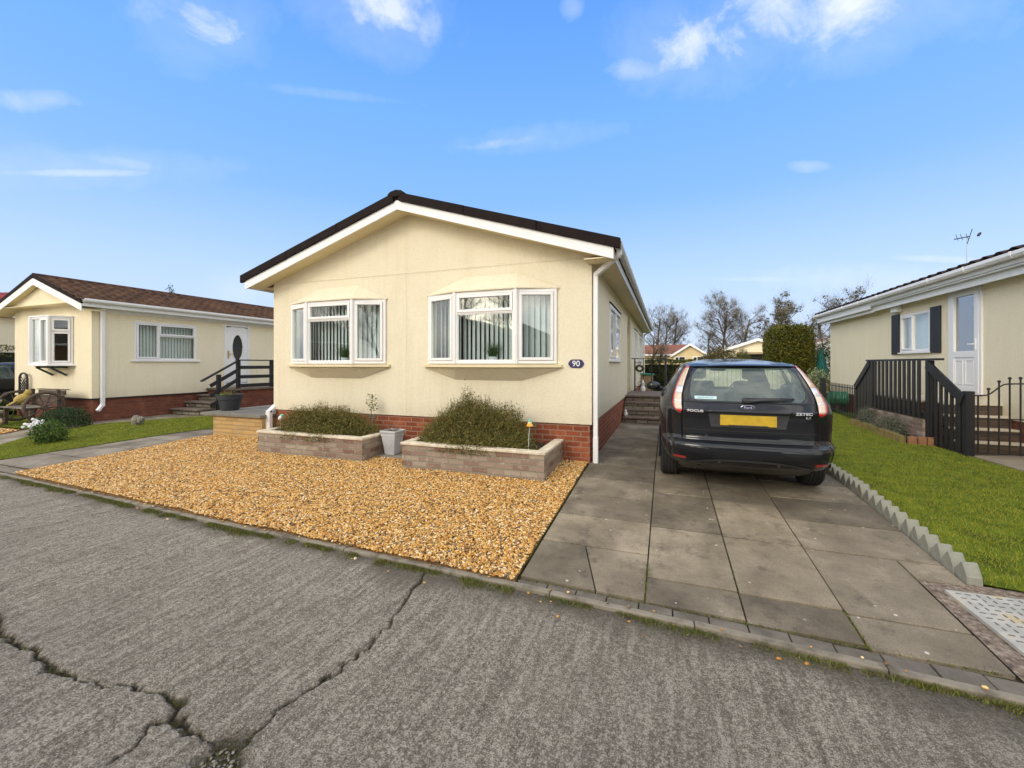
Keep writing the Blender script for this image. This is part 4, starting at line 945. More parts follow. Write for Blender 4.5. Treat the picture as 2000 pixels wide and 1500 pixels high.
for x in (-7.52, -7.12): mb = MB(); mb.box(x, x + .05, 7.17, 7.22, .452, .80); mb.box(x, x + .05, 7.42, 7.47, .452, .85); build('leg', mb, BLKW, t)

# ================================================================== PLANTERS
def planter(label, x0, x1, y0, bush, tall, lab2):
    t = thing('brick_planter', label, 'planter', ((x0 + x1) / 2, y0, 0), 'brick planters against the front wall'); zt = .285; yb = Y0 - .01
    mb = MB(); mb.box(x0, x1, y0, y0 + .10, -.12, zt); mb.box(x0, x0 + .10, y0 + .10, yb, -.12, zt); mb.box(x1 - .10, x1, y0 + .10, yb, -.12, zt); o = build('wall', mb, BRICKW, t); join_coplanar(o)
    mb = MB(); e = .018
    mb.box(x0 - e, x1 + e, y0 - e, y0 + .115, zt + .001, zt + .038); mb.box(x0 - e, x0 + .115, y0 + .116, yb, zt + .001, zt + .038); mb.box(x1 - .115, x1 + e, y0 + .116, yb, zt + .001, zt + .038)
    build('coping', mb, COPING, t, bevel=.008)
    mb = MB(); mb.box(x0 + .1, x1 - .1, y0 + .1, yb, .0, .245); build('soil', mb, SOIL, t)
    return t
planter('weathered brick planter with pale coping under the left bow window', -6.22, -4.15, 4.99, None, 0, '')
planter('weathered brick planter with pale coping under the right bow window', -3.43, -1.39, 4.94, None, 0, '')
HEATH = leafmat('heather_leaf', [(.11, .12, .025, 1), (.14, .13, .028, 1), (.06, .07, .016, 1), (.19, .14, .035, 1), (.10, .13, .026, 1), (.27, .23, .08, 1), (.12, .07, .025, 1)], rough=.8)
HEATH2 = leafmat('heather_tip', [(.22, .17, .06, 1), (.15, .12, .035, 1), (.10, .10, .025, 1), (.28, .22, .09, 1)], rough=.8)
def heather(name, lab, cat, mounds, n, base, spikes, tips=HEATH2, leaf=HEATH, size=.022):
    """mounds: (cx, cy, rx, ry, h) domes standing on base z"""
    t = thing(name, lab, cat, (mounds[0][0], mounds[0][1], base)); P = []; T = []; Dd = []
    wts = np.array([m_[2] * m_[3] * m_[4] for m_ in mounds]); wts = wts / wts.sum()
    for (cx, cy, rx, ry, h_), w_ in zip(mounds, wts):
        k_ = int(n * w_); d = rng.normal(size=(k_, 3)); d /= np.linalg.norm(d, axis=1)[:, None]; d[:, 2] = np.abs(d[:, 2])
        lump = 1 + .28 * (vnoise(np.arctan2(d[:, 1], d[:, 0]) * 2 + 9, d[:, 2] * 4 + cx * 3 + 9, .45, 50) - .5) + .07 * rng.normal(size=k_)
        r = (rng.random(k_) ** .20) * lump
        q = d * r[:, None] * [rx, ry, h_] + [cx, cy, base - .02]; P.append(q)
        k2 = int(spikes * w_); d2 = rng.normal(size=(k2, 3)); d2 /= np.linalg.norm(d2, axis=1)[:, None]; d2[:, 2] = np.abs(d2[:, 2]) ** .7
        T.append(d2 * (.80 + .25 * rng.random(k2))[:, None] * [rx, ry, h_] + [cx, cy, base - .02]); dd = d2 * .9 + rng.normal(0, .22, (k2, 3)); dd[:, 2] = np.abs(dd[:, 2]) + .7; Dd.append(dd)
    P = np.concatenate(P); P[:, 1] = np.minimum(P[:, 1], Y0 - .01 if abs(mounds[0][1] - 5.4) < .5 else 99)
    leaves('foliage', P, size, leaf, t, .38)
    blades('twigs', np.concatenate(T), .070, .0035, tips, t, dirs=np.concatenate(Dd), lean=.2)
    return t
heather('heather_bush', 'low spreading green brown heather filling the left brick planter', 'shrub',
        [(-5.0, 5.45, .4, .36, .46), (-5.72, 5.42, .42, .38, .44), (-5.25, 5.42, .45, .38, .44), (-4.75, 5.45, .45, .34, .36), (-4.42, 5.4, .25, .26, .24), (-5.5, 5.6, .3, .2, .50), (-5.0, 5.15, .40, .25, .22), (-5.55, 5.15, .35, .22, .20)], 52000, .24, 2600, size=.026)
heather('heather_bush', 'tall mounded heather with upright tips in the right brick planter', 'shrub',
        [(-2.75, 5.42, .42, .38, .62), (-2.45, 5.42, .45, .38, .66), (-2.68, 5.45, .17, .2, .80), (-2.1, 5.45, .36, .36, .58), (-3.0, 5.42, .34, .34, .46), (-3.12, 5.3, .25, .3, .26), (-1.85, 5.3, .25, .3, .26), (-2.4, 5.1, .55, .24, .26), (-2.85, 5.12, .35, .2, .2)], 74000, .24, 4200, size=.026)
t = thing('seedling', 'thin leafy sprig rising at the right end of the left heather', 'plant', (-4.62, 5.75, .3))
mb = MB(); mb.tube([(-4.62, 5.75, .25), (-4.60, 5.76, .62), (-4.57, 5.77, .86)], [.006, .004, .002], 5); build('stem', mb, BARK, t)
P = np.stack([rng.normal(-4.59, .05, 130), rng.normal(5.76, .04, 130), rng.uniform(.62, .90, 130)], 1); leaves('foliage', P, .035, leafmat('sprig_leaf', [(.16, .18, .05, 1), (.10, .13, .03, 1), (.22, .2, .08, 1)]), t)
# glass flower garden light
t = thing('garden_stake_light', 'bell shaped garden stake light with orange rim and mint top in the right planter', 'garden light', (-1.66, 5.15, .25))
mb = MB(); mb.tube([(-1.66, 5.15, .25), (-1.655, 5.15, .45), (-1.64, 5.15, .60)], .0055, 6); build('stake', mb, LGREY, t)
mb = MB(); mb.lathe([(.050, 0), (.040, .012), (.030, .035)], (-1.64, 5.15, .60), 18); build('rim', mb, ORANGE, t, smooth=True)
mb = MB(); mb.lathe([(.0295, .035), (.024, .058)], (-1.64, 5.15, .60), 18); build('shade', mb, pm('cream_glass', (.85, .72, .35, 1), (.8, .66, .3, 1), 9, .3), t, smooth=True)
mb = MB(); mb.lathe([(.024, .0585), (.016, .08), (.006, .092), (.001, .10)], (-1.64, 5.15, .60), 18); build('cap', mb, MINT, t, smooth=True)
t = thing('bird_ornament', 'small white and mint bird on a stake at the left end of the left heather', 'ornament', (-5.93, 5.16, .25))
mb = MB(); mb.tube([(-5.93, 5.16, .25), (-5.93, 5.16, .50)], .004, 5); build('stake', mb, LGREY, t); mb = MB(); mb.ell((-5.93, 5.16, .525), (.055, .028, .030), M=Matrix.Rotation(-.7, 3, 'Y')); build('body', mb, WHITEP, t, smooth=True); mb = MB(); mb.ell((-5.895, 5.16, .56), (.026, .024, .024)); build('head', mb, MINT, t, smooth=True)
# fluted planter pot between the planters
mb = MB(); mb.box(-4.10, -3.46, 5.28, 5.90, -.05, .022); tag(build('slab_step', mb, CONCP, None, bevel=.006, loc=(-3.8, 5.5, 0)), 'worn concrete slab between the two brick planters', 'slab')
t = thing('plastic_pot', 'tall square tapered pale grey pot with dead stems between the two brick planters', 'plant pot', (-3.93, 5.42, .022)); mb = MB(); cx, cy = -3.93, 5.42
def sqr(r, z): return [(cx - r, cy - r, z), (cx + r, cy - r, z), (cx + r, cy + r, z), (cx - r, cy + r, z)]
L_ = [(.082, .022), (.120, .30), (.126, .31), (.128, .35), (.139, .36), (.141, .388), (.124, .392), (.118, .35)]; vs = []
for r_, z_ in L_: vs += sqr(r_, z_)
fs = [(i * 4 + j, i * 4 + (j + 1) % 4, (i + 1) * 4 + (j + 1) % 4, (i + 1) * 4 + j) for i in range(len(L_) - 1) for j in range(4)] + [(3, 2, 1, 0), (28, 29, 30, 31)]
mb.add(vs, fs); build('pot', mb, LGREY, t, bevel=.008)
mb = MB()
for i in range(7):
    f = (i - 3) / 3.6
    for ax in (0, 1):
        for s_ in (-1, 1):
            a = (cx + f * .084, cy + s_ * .086, .05) if ax == 0 else (cx + s_ * .086, cy + f * .084, .05); b = (cx + f * .110, cy + s_ * .116, .28) if ax == 0 else (cx + s_ * .116, cy + f * .110, .28)
            if s_ == 1 and ax == 0: continue
            mb.tube([a, b], .005, 5)
build('flutes', mb, LGREY, t)
P = np.tile([[cx, cy, .37]], (60, 1)) + rng.normal(0, .05, (60, 3)) * [1, 1, 0]; dr = rng.normal(0, .5, (60, 3)); dr[:, 2] = 1
blades('stems', P, .11, .005, leafmat('dead_stem', [(.25, .15, .09, 1), (.14, .09, .06, 1)]), t, dirs=dr); mb = MB(); mb.box(cx - .114, cx + .114, cy - .114, cy + .114, .33, .36); build('soil', mb, SOIL, t)

# ================================================================== CAR
PAINT, k, p = newmat('car_paint')
k.l(k.ramp(k.noise(objco(k), 900, 2), [(.35, (.003, .004, .007, 1)), (.7, (.007, .009, .014, 1))]), p.inputs['Base Color'])
p.inputs['Metallic'].default_value = 0; p.inputs['Roughness'].default_value = .45; p.inputs['Specular IOR Level'].default_value = .15; p.inputs['Coat Weight'].default_value = .85; p.inputs['Coat Roughness'].default_value = .045
bump(k, p, k.noise(objco(k), 2.2, 2), .05, .02)
TRIM = pm('black_car_trim', (.035, .037, .042, 1), (.028, .03, .034, 1), 9, .55, bs=200, bst=.1)
TRIMG = pm('grey_car_trim', (.075, .08, .088, 1), (.06, .065, .07, 1), 9, .6)
RUB = pm('tyre_rubber', (.028, .027, .027, 1), (.018, .018, .018, 1), 12, .85)
LRED = pm('red_lens', (.55, .015, .015, 1), (.45, .01, .01, 1), 9, .12, coat=1)
LAMB = pm('pale_amber_lens', (.66, .56, .44, 1), (.58, .48, .38, 1), 12, .12, coat=1, bs=90, bst=.3, stretch=(1, 1, 3))
LWHT = pm('white_lens', (.78, .80, .84, 1), (.68, .70, .74, 1), 12, .1, coat=1)
SILV = pm('silver_letter', (.62, .63, .66, 1), (.55, .56, .6, 1), 8, .35, metallic=.3)
PLATE = pm('yellow_plate', (.56, .36, .012, 1), (.42, .28, .02, 1), 12, .6)
SEAT = pm('seat_cloth', (.045, .048, .055, 1), (.03, .032, .038, 1), 18, .9)
CX = .800
def bspline(ctrl, u):
    """uniform cubic b-spline, mirrored ends in x; ctrl (n,2)"""
    n = len(ctrl); C = [(-ctrl[1][0], ctrl[1][1])] + list(ctrl) + [(-ctrl[-2][0], ctrl[-2][1])]
    u = min(max(u, 0), n - 1 - 1e-9); i = int(u); t = u - i; P_ = C[i:i + 4] if i + 4 <= len(C) else C[-4:]
    b = ((1 - t) ** 3 / 6, (3 * t ** 3 - 6 * t * t + 4) / 6, (-3 * t ** 3 + 3 * t * t + 3 * t + 1) / 6, t ** 3 / 6)
    return (sum(b[j] * P_[j][0] for j in range(4)), sum(b[j] * P_[j][1] for j in range(4)))
ZW = ([.20, .27, .34, .42, .50, .555, .575, .60, .66, .75, .85, .92, .98, 1.02, 1.10, 1.20, 1.30, 1.36, 1.395, 1.42, 1.445, 1.465, 1.475, 1.48],
      [.76, .80, .835, .860, .872, .875, .875, .875, .88, .885, .885, .875, .865, .84, .79, .728, .665, .62, .585, .52, .42, .28, .15, .02])
ZR = ([.20, .27, .34, .42, .50, .555, .575, .60, .66, .75, .85, .90, .93, .98, 1.02, 1.10, 1.20, 1.30, 1.36, 1.395, 1.42, 1.445, 1.465, 1.475, 1.48],
      [5.22, 5.10, 4.93, 4.85, 4.832, 4.845, 4.89, 4.93, 4.935, 4.935, 4.925, 4.905, 4.925, 4.955, 4.985, 5.045, 5.125, 5.215, 5.285, 5.36, 5.62, 6.0, 6.45, 6.75, 6.95])
ZF = ([.20, .34, .50, .66, .78, .86, .92, 1.0, 1.1, 1.2, 1.3, 1.38, 1.42, 1.45, 1.48], [9.25, 9.32, 9.33, 9.28, 9.18, 8.95, 8.60, 8.32, 8.12, 7.92, 7.70, 7.50, 7.38, 7.2, 7.0])
def ring(z):
    w = float(np.interp(z, *ZW)); yr = float(np.interp(z, *ZR)); yf = float(np.interp(z, *ZF)); L = yf - yr; k_ = min(1, L / 3.6)
    return [(0, yr), (.36 * w, yr + .004), (.68 * w, yr + .03 * k_), (.87 * w, yr + .11 * k_), (.965 * w, yr + .36 * k_), (1.005 * w, yr + .82 * k_), (w, yr + L * .38), (w, yr + L * .55), (w * .995, yf - 1.0 * k_), (.96 * w, yf - .45 * k_), (.80 * w, yf - .14 * k_), (.42 * w, yf - .01), (0, yf)]
def cs(u, z): x, y = bspline(ring(z), u); return (x, y, z)
def u_at_x(z, x):
    lo, hi = 0, 4.0
    for _ in range(30):
        m_ = (lo + hi) / 2
        if bspline(ring(z), m_)[0] < x: lo = m_
        else: hi = m_
    return lo
def gx(z):       # half width of the rear glass
    w = np.interp(z, [1.0, 1.1, 1.25, 1.35], [.535, .545, .52, .475]); r_ = .07
    d = min(z - 1.005, 1.355 - z); w = w - (r_ - math.sqrt(max(0, r_ * r_ - (r_ - min(max(d, 0), r_)) ** 2))); return float(w)
LZ = [.875, .89, .92, .97, 1.05, 1.15, 1.25, 1.33, 1.375]; LI = [.640, .630, .632, .635, .632, .610, .578, .548, .530]; LO = [.65, .685, .712, .722, .712, .682, .640, .594, .560]
zs = sorted(set([.20, .235, .27, .30, .34, .38, .42, .46, .50, .53, .555, .565, .575, .5875, .60, .63, .66, .70, .75, .80, .85, .875, .885, .895, .905, .92, .94, .97, .985, 1.0, 1.005] + [round(1.005 + d_, 4) for d_ in (.006, .015, .03, .05, .07, .10, .14, .18, .22, .26, .28, .30, .32, .335, .344, .35)] + [1.375, 1.385, 1.395, 1.407, 1.42, 1.432, 1.445, 1.455, 1.465, 1.472, 1.477, 1.48]))
sidecols = [4.3, 4.7, 5.1, 5.6, 5.65, 6.1, 6.55, 6.6, 7.1, 7.6, 8.1, 8.6, 9.0, 9.35, 9.7, 10.0, 10.4, 10.8, 11.2, 11.6, 12]
verts = []; colsn = None; info = []
for z in zs:
    zg = min(max(z, 1.005), 1.355); ug = u_at_x(z, min(gx(zg), .95 * np.interp(z, *ZW))) if z < 1.40 else .9
    ui = u_at_x(z, float(np.interp(z, LZ, LI))) if z < 1.40 else 1.9; uo = u_at_x(z, float(np.interp(z, LZ, LO))) if z < 1.40 else 2.6
    ui = max(ui, ug + .1); uo = max(uo, ui + .05)
    us = list(np.linspace(0, ug, 9)) + list(np.linspace(ug, ui, 4))[1:] + list(np.linspace(ui, uo, 7))[1:] + list(np.linspace(uo, 4.3, 7))[1:-1] + sidecols
    verts.append([cs(u, z) for u in us]); colsn = len(us)
NZ = len(zs); iG, iI, iO, iS = 8, 11, 17, 23       # column indexes of the boundaries
parts = {}
WY = (5.79, 8.43)
for j in range(NZ - 1):
    zc = (zs[j] + zs[j + 1]) / 2
    for i in range(colsn - 1):
        x_, y_ = verts[j][i][0], (verts[j][i][1] + verts[j][i + 1][1]) / 2
        if i >= iS - 2 and any(math.hypot(y_ - wy, zc - .31) < .345 for wy in WY) and zc < .7: continue
        key = 'body'
        if zc < .5875: key = 'rear_bumper' if i < 19 else ('front_bumper' if i > colsn - 8 else 'body')
        elif i < iG and 1.005 < zc < 1.355: key = 'rear_glass'
        elif iI <= i < iO and .875 < zc < 1.375: key = 'tail_light'
        elif i < iI and .5875 < zc < 1.375: key = 'tailgate'
        elif iS + 1 <= i <= iS + 11 and 1.0 < zc < 1.355 and i not in (iS + 4, iS + 7): key = 'side_glass'
        elif i >= colsn - 5 and 1.0 < zc < 1.40: key = 'windscreen'
        elif zc > 1.40: key = 'roof'
        parts.setdefault(key, {1: [], -1: []})
        for s_ in (1, -1):
            q = [verts[j][i], verts[j][i + 1], verts[j + 1][i + 1], verts[j + 1][i]]
            parts[key][s_].append([(s_ * a + CX, b, c_) for a, b, c_ in (q if s_ == 1 else q[::-1])])
car = thing('parked_car', 'black estate car parked on the slab driveway, seen from behind', 'car', (CX, 7.1, 0))
def face_part(name, faces, mat, parent, smooth=True, solid=.006, off=0.0):
    me = bpy.data.meshes.new(name); bm = bmesh.new()
    for q in faces: bm.faces.new([bm.verts.new(v_) for v_ in q])
    bmesh.ops.remove_doubles(bm, verts=bm.verts, dist=1e-5); bmesh.ops.dissolve_degenerate(bm, dist=1e-5, edges=bm.edges)
    bm.normal_update()
    if off:
        for v_ in bm.verts: v_.co += v_.normal * off
    bm.to_mesh(me); bm.free(); finish(me, mat, smooth); boxuv(me)
    o = bpy.data.objects.new(name, me); link(o, parent)
    if solid: s_ = o.modifiers.new('solid', 'SOLIDIFY'); s_.thickness = solid; s_.offset = -1
    return o
for key, mat in (('body', PAINT), ('rear_bumper', PAINT), ('front_bumper', PAINT), ('tailgate', PAINT), ('roof', PAINT), ('rear_glass', CARGL), ('windscreen', CARGL)):
    face_part(key, parts[key][1] + parts[key][-1], mat, car, solid=.004 if 'glass' not in key and key != 'windscreen' else 0)
for s_ in (1, -1): face_part('side_glass', parts['side_glass'][s_], CARGL, car, solid=0)
# tail lights: red rim, amber and white bands
bands = [(.905, .985, 'a'), (.985, 1.0, 'w'), (1.0, 1.075, 'a'), (1.075, 1.145, 'w'), (1.145, 1.36, 'a')]
for s_ in (1, -1):
    F_ = {'r': [], 'a': [], 'w': []}
    for j in range(NZ - 1):
        zc = (zs[j] + zs[j + 1]) / 2
        if not .875 < zc < 1.375: continue
        for i in range(iI, iO):
            q = [verts[j][i], verts[j][i + 1], verts[j + 1][i + 1], verts[j + 1][i]]; q = [(s_ * a + CX, b, c_) for a, b, c_ in (q if s_ == 1 else q[::-1])]
            kk = 'a' if i < iO - 1 and .905 < zc < 1.36 else 'r'
            if kk == 'a':
                for a, b, t_ in bands:
                    if a <= zc <= b: kk = t_
            F_[kk].append(q)
    tl = face_part('tail_light', F_['r'], LRED, car, off=.008); face_part('lens', F_['a'], LAMB, tl, off=.007); [face_part('reversing_lens', [q for q in F_['w'] if (q[0][2] + q[2][2]) / 2 > zz_ and (q[0][2] + q[2][2]) / 2 < zz_ + .09], LWHT, tl, off=.0075) for zz_ in (.95, 1.07)]
def rear_pt(x, z, off=.0):
    u = u_at_x(z, abs(x)); _, y, _ = cs(u, z); return Vector((CX + x, y - off, z))
def rear_patch(mb, xl, xr, z0, z1, off, nx_=14, nz_=6, xl2=None, xr2=None, th=.012):
    """solid patch lying on the rear surface"""
    vs = []; fs = []
    for o_ in (off, off - th):
        for j in range(nz_ + 1):
            f = j / nz_; a = xl + ((xl2 if xl2 is not None else xl) - xl) * f; b = xr + ((xr2 if xr2 is not None else xr) - xr) * f; z = z0 + (z1 - z0) * f
            for i in range(nx_ + 1): vs.append(rear_pt(a + (b - a) * i / nx_, z, o_))
    k_ = (nx_ + 1) * (nz_ + 1)
    for j in range(nz_):
        for i in range(nx_):
            a = j * (nx_ + 1) + i; fs += [(a, a + 1, a + nx_ + 2, a + nx_ + 1), (k_ + a, k_ + a + nx_ + 1, k_ + a + nx_ + 2, k_ + a + 1)]
    for i in range(nx_): fs += [(i, k_ + i, k_ + i + 1, i + 1), (nz_ * (nx_ + 1) + i, nz_ * (nx_ + 1) + i + 1, k_ + nz_ * (nx_ + 1) + i + 1, k_ + nz_ * (nx_ + 1) + i)]
    for j in range(nz_): a = j * (nx_ + 1); b = a + nx_; fs += [(a, a + nx_ + 1, k_ + a + nx_ + 1, k_ + a), (b, k_ + b, k_ + b + nx_ + 1, b + nx_ + 1)]
    mb.add(vs, fs)
# plate recess frame, plate
mb = MB(); rear_patch(mb, -.345, .345, .735, .885, .004, xl2=-.375, xr2=.375); build('plate_recess', mb, TRIM, car)
mb = MB(); yq = rear_pt(0, .80).y - .012; mb.box(CX - .26, CX + .26, yq - .008, yq + .02, .755, .866); pl = build('number_plate', mb, PLATE, car, bevel=.004)
mb = MB(); mb.box(CX - .18, CX + .18, yq - .0095, yq - .006, .757, .764); build('plate_strip', mb, TRIM, pl)
mb = MB(); rear_patch(mb, -.40, .40, .884, .915, .016, xl2=-.40, xr2=.40, th=.03); build('plate_garnish', mb, PAINT, car, smooth=True)
# crease lines and shut lines on the tailgate
mb = MB()
for z_, w_, o_ in ((.990, .62, .006), (.692, .62, .005)): rear_patch(mb, -w_, w_, z_, z_ + .005, o_, nz_=1)
build('shut_line', mb, RUB, car)
mb = MB(); rear_patch(mb, -.62, .62, .912, .920, .006, nz_=1); build('swage_line', mb, PAINT, car)
# bumper details
mb = MB(); N_ = 20; vs = []
for i in range(N_):
    x0_, x1_ = -.60 + 1.2 * i / N_, -.60 + 1.2 * (i + 1) / N_; top = lambda x: .335 + .075 * (1 - abs(x / .60) ** 2.5) * 1.0
    P_ = [rear_pt(x0_, .30, .012), rear_pt(x1_, .30, .012), rear_pt(x1_, top(x1_), .014), rear_pt(x0_, top(x0_), .014)]; mb.prism(P_, (0, .02, 0))
o = build('bumper_diffuser', mb, TRIMG, car); join_coplanar(o)
for x in (-.27, .27): mb = MB(); q = rear_pt(x, .372, .016); mb.tube([q, q + Vector((0, .012, 0))], .014, 12); build('parking_sensor', mb, RUB, car)
for x in (-.655, .655): mb = MB(); rear_patch(mb, x - .065, x + .065, .375, .405, .006, nz_=2, xl2=x - .06, xr2=x + .06); build('reflector', mb, LRED, car, bevel=.003)
# spoiler lip and wiper
mb = MB(); vs = []
nS = 16
for i in range(nS + 1):
    x = -.56 + 1.12 * i / nS; q = rear_pt(x, 1.378); e = .03 * (x / .56) ** 2
    vs += [Vector((q.x, q.y - .075 + e * 1.5, 1.372 - e * .3)), Vector((q.x, q.y - .085 + e * 1.5, 1.385 - e * .3)), Vector((q.x, q.y + .10, 1.412 - e)), Vector((q.x, q.y + .06, 1.37))]
mb.add(vs, [(4 * i + a, 4 * i + (a + 1) % 4, 4 * (i + 1) + (a + 1) % 4, 4 * (i + 1) + a) for i in range(nS) for a in range(4)] + [(0, 1, 2, 3), (4 * nS + 3, 4 * nS + 2, 4 * nS + 1, 4 * nS)])
build('spoiler', mb, PAINT, car, bevel=.004, smooth=True)
mb = MB(); a, b, c_ = rear_pt(-.02, 1.012, .03), rear_pt(.16, 1.025, .03), rear_pt(.42, 1.03, .018); mb.tube([rear_pt(-.02, 1.02, 0), a], .03, 10); mb.tube([a, b, c_], [.022, .016, .006], 8); mb.obox(rear_pt(.0, 1.038, .014), rear_pt(.43, 1.042, .012), .012, .014); build('wiper', mb, TRIM, car, smooth=True)
# emblem and lettering
em = MB(); q = rear_pt(0, .948, .016); n_ = 28
em.prism([(q.x + math.cos(t) * .066, q.y + .03, q.z + math.sin(t) * .027) for t in np.linspace(0, 2 * math.pi, n_ + 1)[:-1]], (0, -.036, 0)); eo = build('emblem', em, CHROME, car, bevel=.0015)
em = MB(); em.prism([(q.x + math.cos(t) * .056, q.y - .0061, q.z + math.sin(t) * .0205) for t in np.linspace(0, 2 * math.pi, n_ + 1)[:-1]], (0, -.0015, 0)); build('emblem_field', em, NAVY, eo)
text_mesh('emblem_script', 'Ford', .034, SILV, eo, Matrix.Translation((q.x, q.y - .0085, q.z)) @ FRONT @ Matrix.Shear('XY', 4, (.35, 0)), .001, sx=1.15)
for s_, x, z, sz in (('FOCUS', -.50, .898, .036), ('ZETEC', .495, .898, .036), ('1.6', .535, .858, .028)):
    q = rear_pt(x, z, .013); sl_ = (rear_pt(x + .06, z) - rear_pt(x - .06, z)); text_mesh('badge_lettering', s_, sz, SILV, car, Matrix.Translation(q) @ Matrix.Rotation(math.atan2(sl_.y, sl_.x), 4, 'Z') @ FRONT, .0015, bold=.0012, sx=1.35, spacing=1.05)
mb = MB(); rear_patch(mb, -.50, -.285, 1.022, 1.052, .0035, nz_=1, nx_=4, th=.0015); stk = build('window_sticker', mb, pm('sticker', (.50, .66, .70, 1), (.46, .62, .66, 1), 9, .5), car)
q = rear_pt(-.3925, 1.037, .006); text_mesh('sticker_lettering', 'CASTLE MOTORS', .021, pm('sticker_ink', (.06, .16, .22, 1), (.05, .14, .2, 1), 9, .5), stk, Matrix.Translation(q) @ Matrix.Rotation(-.05, 4, 'Z') @ Matrix.Rotation(-.62, 4, 'X') @ FRONT, .0006, sx=1.0)
# roof rails, mirrors, antenna
for s_ in (-1, 1):
    mb = MB(); mb.ell((CX + s_ * 1.0, 7.62, 1.03), (.115, .06, .075), 14, 8); m_ = build('wing_mirror', mb, PAINT, car, smooth=True); mb = MB(); mb.ell((CX + s_ * 1.0, 7.575, 1.03), (.095, .025, .058), 14, 8); build('mirror_glass', mb, DARKG, m_, smooth=True)
    mb = MB(); mb.tube([(CX + s_ * .92, 7.64, 1.0), (CX + s_ * .84, 7.70, .98)], .022, 6); build('mirror_arm', mb, TRIM, m_)
# wheels
def wheel(x, y, s_):
    o = None; mb = MB(); Mx = Matrix.Translation((x, y, .312)) @ Matrix.Rotation(R(90), 4, 'Y')
    prof = [(.20, -.095), (.255, -.104), (.292, -.098), (.310, -.080)]
    for g0 in (-.055, -.02, .02, .055): prof += [(.3135, g0 - .010), (.306, g0 - .006), (.306, g0 + .006), (.3135, g0 + .010)]
    prof += [(.310, .080), (.292, .098), (.255, .104), (.20, .095)]
    mb.lathe(prof, (0, 0, 0), 40, Mx); w_ = bpy.data.objects.new('wheel', None); link(w_, car, (x, y, .312)); build('tyre', mb, RUB, w_)
    mb = MB(); mb.lathe([(.205, -.08), (.205, .08), (.19, .085), (.17, .05), (.05, .06), (.03, .07)], (0, 0, 0), 28, Mx)
    for a in range(7):
        t = 2 * math.pi * a / 7; c_, s2 = math.cos(t), math.sin(t); mb.obox((x + s_ * .07, y + c_ * .04, .312 + s2 * .04), (x + s_ * .085, y + c_ * .19, .312 + s2 * .19), .035, .02, (1, 0, 0))
    build('rim', mb, pm('alloy', (.35, .36, .38, 1), (.3, .31, .33, 1), 9, .35, metallic=.8) if 'alloy' not in MATS else MATS['alloy'], w_)
for y in WY:
    for s_ in (-1, 1): wheel(CX + s_ * .758, y, s_)
for y in WY:
    for s_ in (-1, 1): mb = MB(); mb.tube([(CX + s_ * .868, y + math.cos(a) * .347, .31 + math.sin(a) * .347) for a in np.linspace(-.1, math.pi + .1, 20)], .012, 6); build('wheel_arch', mb, PAINT, car)
mb = MB(); mb.box(CX - .66, CX + .66, 5.5, 9.1, .24, .32); mb.box(CX - .60, CX + .60, 5.08, 9.1, .32, .55); mb.tube([(CX - .45, 5.10, .27), (CX - .45, 5.6, .28)], .022, 10); build('underbody', mb, RUB, car)
# cabin
mb = MB()
for x in (-.36, .36):
    M_ = Matrix.Translation((CX + x, 7.05, .55)); mb.box(-.25, .25, -.05, .50, -.05, .12, M_); M2 = M_ @ Matrix.Rotation(R(14), 4, 'X'); mb.box(-.23, .23, -.10, .03, .05, .62, M2); mb.box(-.12, .12, -.07, .03, .66, .84, M2)
mb.box(CX - .60, CX + .60, 6.12, 6.24, .5, .93)
for x in (-.4, .4): mb.box(CX + x - .10, CX + x + .10, 6.11, 6.18, .94, 1.02)
build('seats', mb, SEAT, car, bevel=.03, smooth=True)
mb = MB(); mb.box(CX - .72, CX + .72, 7.85, 8.3, .75, .95); mb.box(CX - .70, CX + .70, 5.1, 6.1, .60, .68); build('dashboard', mb, SEAT, car, bevel=.03)
mb = MB(); mb.tube([(CX + .36 + math.cos(a) * .18, 7.68 + math.sin(a) * .06, .95 + math.sin(a) * .17) for a in np.linspace(0, 6.283, 24)], .014, 8); build('steering_wheel', mb, TRIM, car)
mb = MB(); mb.box(CX - .11, CX + .11, 7.55, 7.57, 1.29, 1.35); build('rear_view_mirror', mb, TRIM, car, bevel=.01)

# ================================================================== LEFT NEIGHBOUR HOUSE
LX, LY, LXB, LYB = -13.06, 6.055, -16.56, 16.5; LRX = (LX + LXB) / 2
lh = thing('bungalow', 'long cream park home on the left with brown tiled roof and oval glass door', 'house', (LRX, LY, 0))
mb = MB(); wall_holes(mb, 'x', LY, .1, LXB, LX, .56, 2.98, [(-15.02, -13.90, 1.42, 2.52)]); wall_holes(mb, 'y', LX - .1, .1, LY + .1, LYB, .56, 2.80, [(6.92, 8.47, 1.50, 2.53), (9.31, 10.16, .72, 2.66), (11.55, 12.4, 1.5, 2.5)])
mb.box(LXB, LXB + .1, LY + .1, LYB, .56, 2.80); mb.box(LXB, LX, LYB - .1, LYB, .56, 2.80); o = build('wall', mb, CREAM2, lh); join_coplanar(o)
mb = MB(); mb.prism([(LXB, LY + .004, 2.98), (LX, LY + .004, 2.98), (LRX, LY + .004, 3.40)], (0, .09, 0)); build('gable_panel', mb, CREAM2, lh)
mb = MB(); mb.box(LXB + .02, LX - .03, LY + .03, LY + .12, -.1, .53); mb.box(LX - .13, LX - .03, LY + .12, LYB, -.1, .531); mb.box(LXB + .03, LXB + .12, LY + .12, LYB, -.1, .53); build('brick_plinth', mb, BRICK2, lh)
mb = MB(); mb.box(LXB - .005, LX + .008, LY - .008, LY + .02, .535, .562); mb.box(LX - .02, LX + .008, LY + .02, LYB, .535, .562); build('damp_trim', mb, BLKW, lh)
